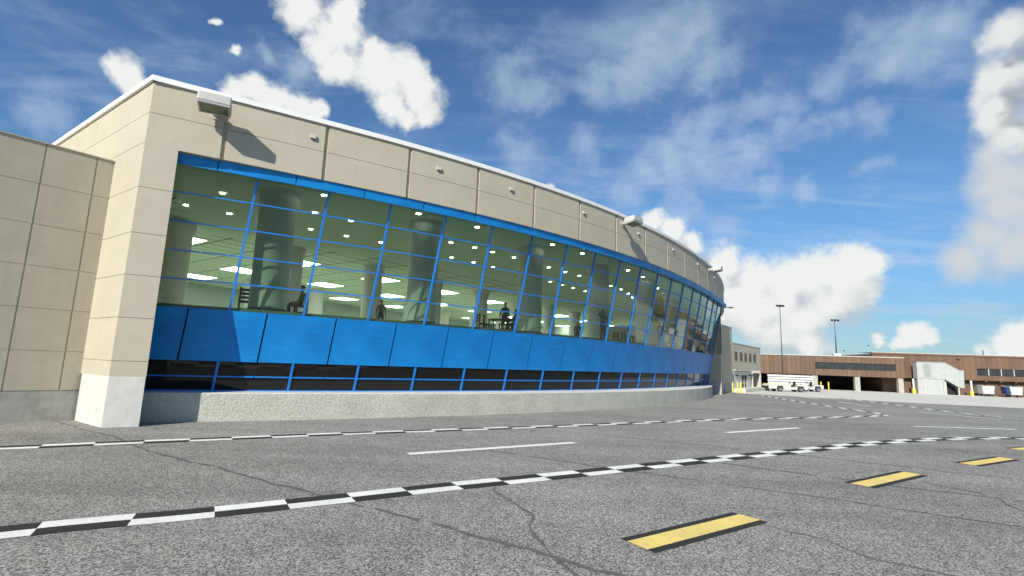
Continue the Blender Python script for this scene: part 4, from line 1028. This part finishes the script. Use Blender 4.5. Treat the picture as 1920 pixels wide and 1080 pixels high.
world = bpy.data.worlds.new('World'); scene.world = world; world.use_nodes = True
N = world.node_tree.nodes; L = world.node_tree.links; N.clear()
def nd(t, **kw):
    n = N.new(t)
    for k, v in kw.items(): setattr(n, k, v)
    return n
def link(a, b): L.new(a, b)
def math_(op, a, b=None, c=None, clamp=False):
    n = nd('ShaderNodeMath', operation=op); n.use_clamp = clamp
    for i, x in enumerate((a, b, c)):
        if x is None: continue
        if isinstance(x, (int, float)): n.inputs[i].default_value = x
        else: link(x, n.inputs[i])
    return n.outputs[0]
def maprange(x, a, b, c=0.0, d=1.0, smooth=True):
    n = nd('ShaderNodeMapRange', interpolation_type='SMOOTHSTEP' if smooth else 'LINEAR')
    n.inputs[1].default_value = a; n.inputs[2].default_value = b; n.inputs[3].default_value = c; n.inputs[4].default_value = d
    link(x, n.inputs[0]); return n.outputs[0]
def vmath(op, a, b=None, s=None):
    n = nd('ShaderNodeVectorMath', operation=op)
    for i, x in enumerate((a, b)):
        if x is None: continue
        if isinstance(x, (tuple, list, Vector)): n.inputs[i].default_value = tuple(x)
        else: link(x, n.inputs[i])
    if s is not None:
        if isinstance(s, (int, float)): n.inputs['Scale'].default_value = s
        else: link(s, n.inputs['Scale'])
    return n.outputs['Value'] if op in ('DISTANCE', 'DOT_PRODUCT', 'LENGTH') else n.outputs[0]
def noise(vec, scale, detail=5, rough=.55, dist=0.0, out='Fac'):
    n = nd('ShaderNodeTexNoise'); n.inputs['Scale'].default_value = scale; n.inputs['Detail'].default_value = detail
    n.inputs['Roughness'].default_value = rough; n.inputs['Distortion'].default_value = dist; link(vec, n.inputs['Vector']); return n.outputs[out]
def rgb(c):
    n = nd('ShaderNodeRGB'); n.outputs[0].default_value = (*c, 1); return n.outputs[0]
def mixc(f, a, b):
    n = nd('ShaderNodeMix', data_type='RGBA'); link(f, n.inputs['Factor']); link(a, n.inputs['A']); link(b, n.inputs['B']); return n.outputs['Result']
tc = nd('ShaderNodeTexCoord'); D = tc.outputs['Generated']
sky = nd('ShaderNodeTexSky', sky_type='NISHITA', sun_disc=False, sun_elevation=SUN_EL, sun_rotation=math.atan2(sd.x, sd.y))
sky.altitude = 0; sky.air_density = 1.0; sky.dust_density = .35; sky.ozone_density = 1.6
SKY_STR = .075
skyc = vmath('SCALE', sky.outputs[0], None, SKY_STR)
SKY_TINT = (0.68, 0.97, 1.22)
skyc = vmath('MULTIPLY', skyc, SKY_TINT)
CLOUDS = {
 'heap': [(-0.3737, 0.7136, 0.5926, 0.0475), (-0.3549, 0.7489, 0.5596, 0.0452), (-0.3027, 0.76, 0.5751, 0.0341), (-0.3068, 0.7802, 0.5452, 0.043), (-0.3342, 0.7869, 0.5188, 0.0353), (-0.3122, 0.8086, 0.4987, 0.0368), (-0.2586, 0.8096, 0.5269, 0.0375), (-0.2525, 0.8315, 0.4948, 0.0517), (-0.2064, 0.8354, 0.5093, 0.0483), (-0.1795, 0.8555, 0.4857, 0.0501), (-0.2323, 0.8599, 0.4545, 0.0406), (-0.1611, 0.8757, 0.4551, 0.0357), (-0.2047, 0.8735, 0.4416, 0.0324),
  (-0.4766, 0.7657, 0.4319, 0.0305), (-0.4481, 0.776, 0.4439, 0.0335), (-0.4174, 0.7985, 0.4338, 0.0391), (-0.3841, 0.8189, 0.4266, 0.0343), (-0.3522, 0.8336, 0.4256, 0.0253),
  (-0.5996, 0.685, 0.4138, 0.024), (-0.5846, 0.696, 0.417, 0.030), (-0.5789, 0.7068, 0.4065, 0.025), (-0.4834, 0.7075, 0.5155, 0.009), (-0.4682, 0.7392, 0.4842, 0.0124),
  (0.4015, 0.9063, 0.1322, 0.0745), (0.4242, 0.8895, 0.1698, 0.0462), (0.4417, 0.8901, 0.1122, 0.0809), (0.478, 0.8657, 0.1486, 0.0661), (0.5005, 0.8608, 0.0926, 0.0679), (0.5189, 0.8389, 0.1645, 0.0596), (0.551, 0.8186, 0.1621, 0.0576), (0.5687, 0.8049, 0.1693, 0.0405), (0.546, 0.828, 0.1272, 0.0656), (0.5789, 0.8043, 0.1341, 0.0317), (0.4647, 0.8827, 0.0695, 0.0479), (0.5139, 0.8565, 0.047, 0.0411), (0.3783, 0.9058, 0.191, 0.0383),
  (0.6307, 0.7729, 0.0689, 0.0216), (0.638, 0.768, 0.0566, 0.0212), (0.6204, 0.7825, 0.0524, 0.0159), (0.5966, 0.8001, 0.0633, 0.0165), (0.6019, 0.7969, 0.0523, 0.0119),
  (0.7085, 0.704, 0.0488, 0.0281), (0.6889, 0.7236, 0.0426, 0.0161), (0.7198, 0.6913, 0.0635, 0.0308),
  (0.066, 0.937, 0.3432, 0.0229), (0.2661, 0.9257, 0.2688, 0.0284), (0.3043, 0.9185, 0.2525, 0.032), (0.3371, 0.9125, 0.2316, 0.0216)],
 'tower': [(0.6393, 0.6253, 0.4476, 0.0242), (0.6473, 0.6099, 0.4571, 0.0314), (0.6513, 0.6336, 0.4175, 0.0298), (0.6507, 0.647, 0.3975, 0.023), (0.669, 0.6415, 0.3753, 0.0365), (0.6646, 0.6538, 0.3618, 0.0242), (0.6676, 0.6212, 0.4105, 0.0416), (0.686, 0.6443, 0.3381, 0.0311)],
 'veil': [(0.7049, 0.6516, 0.2801, 0.0471), (0.6948, 0.6746, 0.2493, 0.048), (0.6837, 0.6993, 0.2089, 0.0487), (0.7051, 0.6851, 0.1827, 0.0533), (0.7236, 0.6562, 0.214, 0.0712), (0.6649, 0.7244, 0.1821, 0.0428), (0.7063, 0.6263, 0.3301, 0.0533), (0.6918, 0.6052, 0.3939, 0.0468), (0.6654, 0.593, 0.4535, 0.0406), (0.6859, 0.669, 0.2862, 0.050), (0.690, 0.640, 0.337, 0.050), (0.676, 0.648, 0.352, 0.036), (0.672, 0.668, 0.318, 0.034)],
 'patch': [(-0.0138, 0.8551, 0.5183, 0.0663), (0.0265, 0.8636, 0.5035, 0.0482), (0.1421, 0.8438, 0.5175, 0.0576), (0.2054, 0.8238, 0.5284, 0.0756), (0.2464, 0.8009, 0.5458, 0.0648), (0.2947, 0.7793, 0.5531, 0.0544), (0.3348, 0.7907, 0.5125, 0.0549), (0.5268, 0.6754, 0.5161, 0.0474), (0.5596, 0.6576, 0.5044, 0.0537), (0.588, 0.6369, 0.4986, 0.0445), (0.5655, 0.679, 0.4681, 0.0468), (0.4969, 0.7332, 0.4641, 0.0421), (0.4501, 0.7726, 0.4478, 0.0441), (0.4079, 0.7951, 0.4489, 0.0544), (0.3488, 0.83, 0.4353, 0.0566), (0.3076, 0.8476, 0.4324, 0.0481), (0.2867, 0.874, 0.3923, 0.059), (0.3489, 0.8578, 0.3774, 0.0672), (0.4059, 0.8356, 0.3701, 0.0466), (0.4576, 0.7894, 0.4092, 0.0356), (0.5098, 0.7589, 0.4053, 0.0426), (0.5449, 0.7351, 0.4035, 0.0329), (0.0007, 0.9125, 0.4092, 0.0606), (0.133, 0.9025, 0.4097, 0.0507), (0.234, 0.8993, 0.3694, 0.0403), (0.3124, 0.895, 0.3184, 0.0495), (0.4347, 0.8404, 0.3238, 0.0323), (0.4924, 0.8113, 0.3153, 0.0309), (0.569, 0.7524, 0.332, 0.0245), (0.2196, 0.9236, 0.3141, 0.0409), (0.3075, 0.912, 0.2716, 0.0597), (0.3789, 0.8915, 0.2482, 0.048), (-0.3775, 0.7894, 0.4841, 0.0466), (-0.6718, 0.6641, 0.3281, 0.0403), (-0.4188, 0.7577, 0.5006, 0.0218)],
}
def field(vec, blobs, w1, w2, w3=0.0, k=.5):
    a = vmath('ADD', vec, vmath('SCALE', vmath('SUBTRACT', noise(vec, 9, 4, .6, out='Color'), (.5, .5, .5)), None, w1))
    f = None
    for x, y, z, r in blobs:
        d = vmath('DISTANCE', a, (x, y, z)); v = math_('MULTIPLY_ADD', d, -1/r, 1.0)
        f = v if f is None else math_('SMOOTH_MAX', f, v, k)
    f = math_('ADD', f, math_('MULTIPLY_ADD', noise(vec, 24, 6, .6), w2, -w2/2))
    if w3: f = math_('ADD', f, math_('MULTIPLY_ADD', noise(vec, 95, 4, .6), w3, -w3/2))
    return f
def cloud(base, blobs, w1, w2, w3, soft, gray, white, shift, lo, hi, op=1.0, ws=.3):
    f = field(D, blobs, w1, w2, w3)
    a = maprange(f, -.04, soft, 0.0, op)
    s0 = field(D, blobs, w1, ws); g = field(vmath('ADD', D, shift), blobs, w1, ws)
    lit = maprange(math_('SUBTRACT', s0, g), lo, hi)
    c = mixc(lit, rgb(gray), rgb(white))
    return mixc(a, base, c)
# high thin layer, laid out on a flat sheet overhead
sep = nd('ShaderNodeSeparateXYZ'); link(D, sep.inputs[0]); z = math_('MAXIMUM', sep.outputs[2], 0.0)
iz = math_('DIVIDE', 1.0, math_('ADD', z, .09)); pl_ = vmath('SCALE', D, None, iz)
mp = nd('ShaderNodeMapping'); mp.inputs['Scale'].default_value = (1.7, 1.9, 0); mp.inputs['Rotation'].default_value = (0, 0, R_(-22)); mp.inputs['Location'].default_value = (3.1, 1.7, 0); link(pl_, mp.inputs[0])
n1 = noise(mp.outputs[0], 1.05, 9, .60, .25); n2 = noise(mp.outputs[0], .42, 4, .5)
thin = maprange(math_('ADD', math_('MULTIPLY', n1, .62), math_('MULTIPLY', n2, .42)), .505, .66)
hz = maprange(z, .0, .22, 1.0, 0.0)
skyc = vmath('SCALE', skyc, None, maprange(z, 0.0, .30, .66, 1.0))
base = mixc(math_('MULTIPLY', hz, .10), skyc, rgb((.44, .56, .66)))
base = mixc(math_('MULTIPLY', thin, .42), base, rgb((.36, .45, .56)))
mp2 = nd('ShaderNodeMapping'); mp2.inputs['Scale'].default_value = (.5, 3.0, 0); mp2.inputs['Rotation'].default_value = (0, 0, R_(14)); link(pl_, mp2.inputs[0])
n3 = maprange(noise(mp2.outputs[0], 1.6, 7, .62, .4), .48, .75)
base = mixc(math_('MULTIPLY', n3, maprange(z, .12, .5, .30, .12)), base, rgb((.42, .52, .62)))
fp = field(D, CLOUDS['patch'], .12, 1.25, .30, .35)
base = mixc(maprange(fp, -.15, 1.05, 0.0, .47), base, rgb((.37, .45, .55)))
c0 = cloud(base, CLOUDS['veil'], .06, .50, 0.0, .85, (.23, .26, .29), (.45, .475, .49), (-.05, -.005, .015), -.40, .45, .96, .35)
c1 = cloud(c0, CLOUDS['tower'], .06, .62, .22, .75, (.26, .29, .32), (.56, .58, .575), (-.03, -.004, .022), -.35, .25, 1.0, .45)
c2 = cloud(c1, CLOUDS['heap'], .075, .72, .30, .56, (.37, .40, .43), (.615, .63, .615), (-.026, -.005, .032), -.55, .16, 1.0, .6)
bg = nd('ShaderNodeBackground'); bg.inputs['Strength'].default_value = 1.0; link(c2, bg.inputs[0])
out = nd('ShaderNodeOutputWorld'); link(bg.outputs[0], out.inputs[0])
world.cycles.sampling_method = 'MANUAL'; world.cycles.sample_map_resolution = 512

# ------------------------------------------------------------------ render settings
vs = scene.view_settings; vs.view_transform = 'Standard'; vs.look = 'None'; vs.exposure = .5; vs.gamma = 1; vs.use_curve_mapping = False
cy = scene.cycles; cy.max_bounces = 10; cy.transparent_max_bounces = 24; cy.glossy_bounces = 4; cy.diffuse_bounces = 4
cy.caustics_reflective = False; cy.caustics_refractive = False; cy.sample_clamp_indirect = 8; cy.use_denoising = True
try: cy.denoiser = 'OPENIMAGEDENOISE'; cy.denoising_input_passes = 'RGB_ALBEDO_NORMAL'; cy.denoising_prefilter = 'ACCURATE'
except Exception: pass
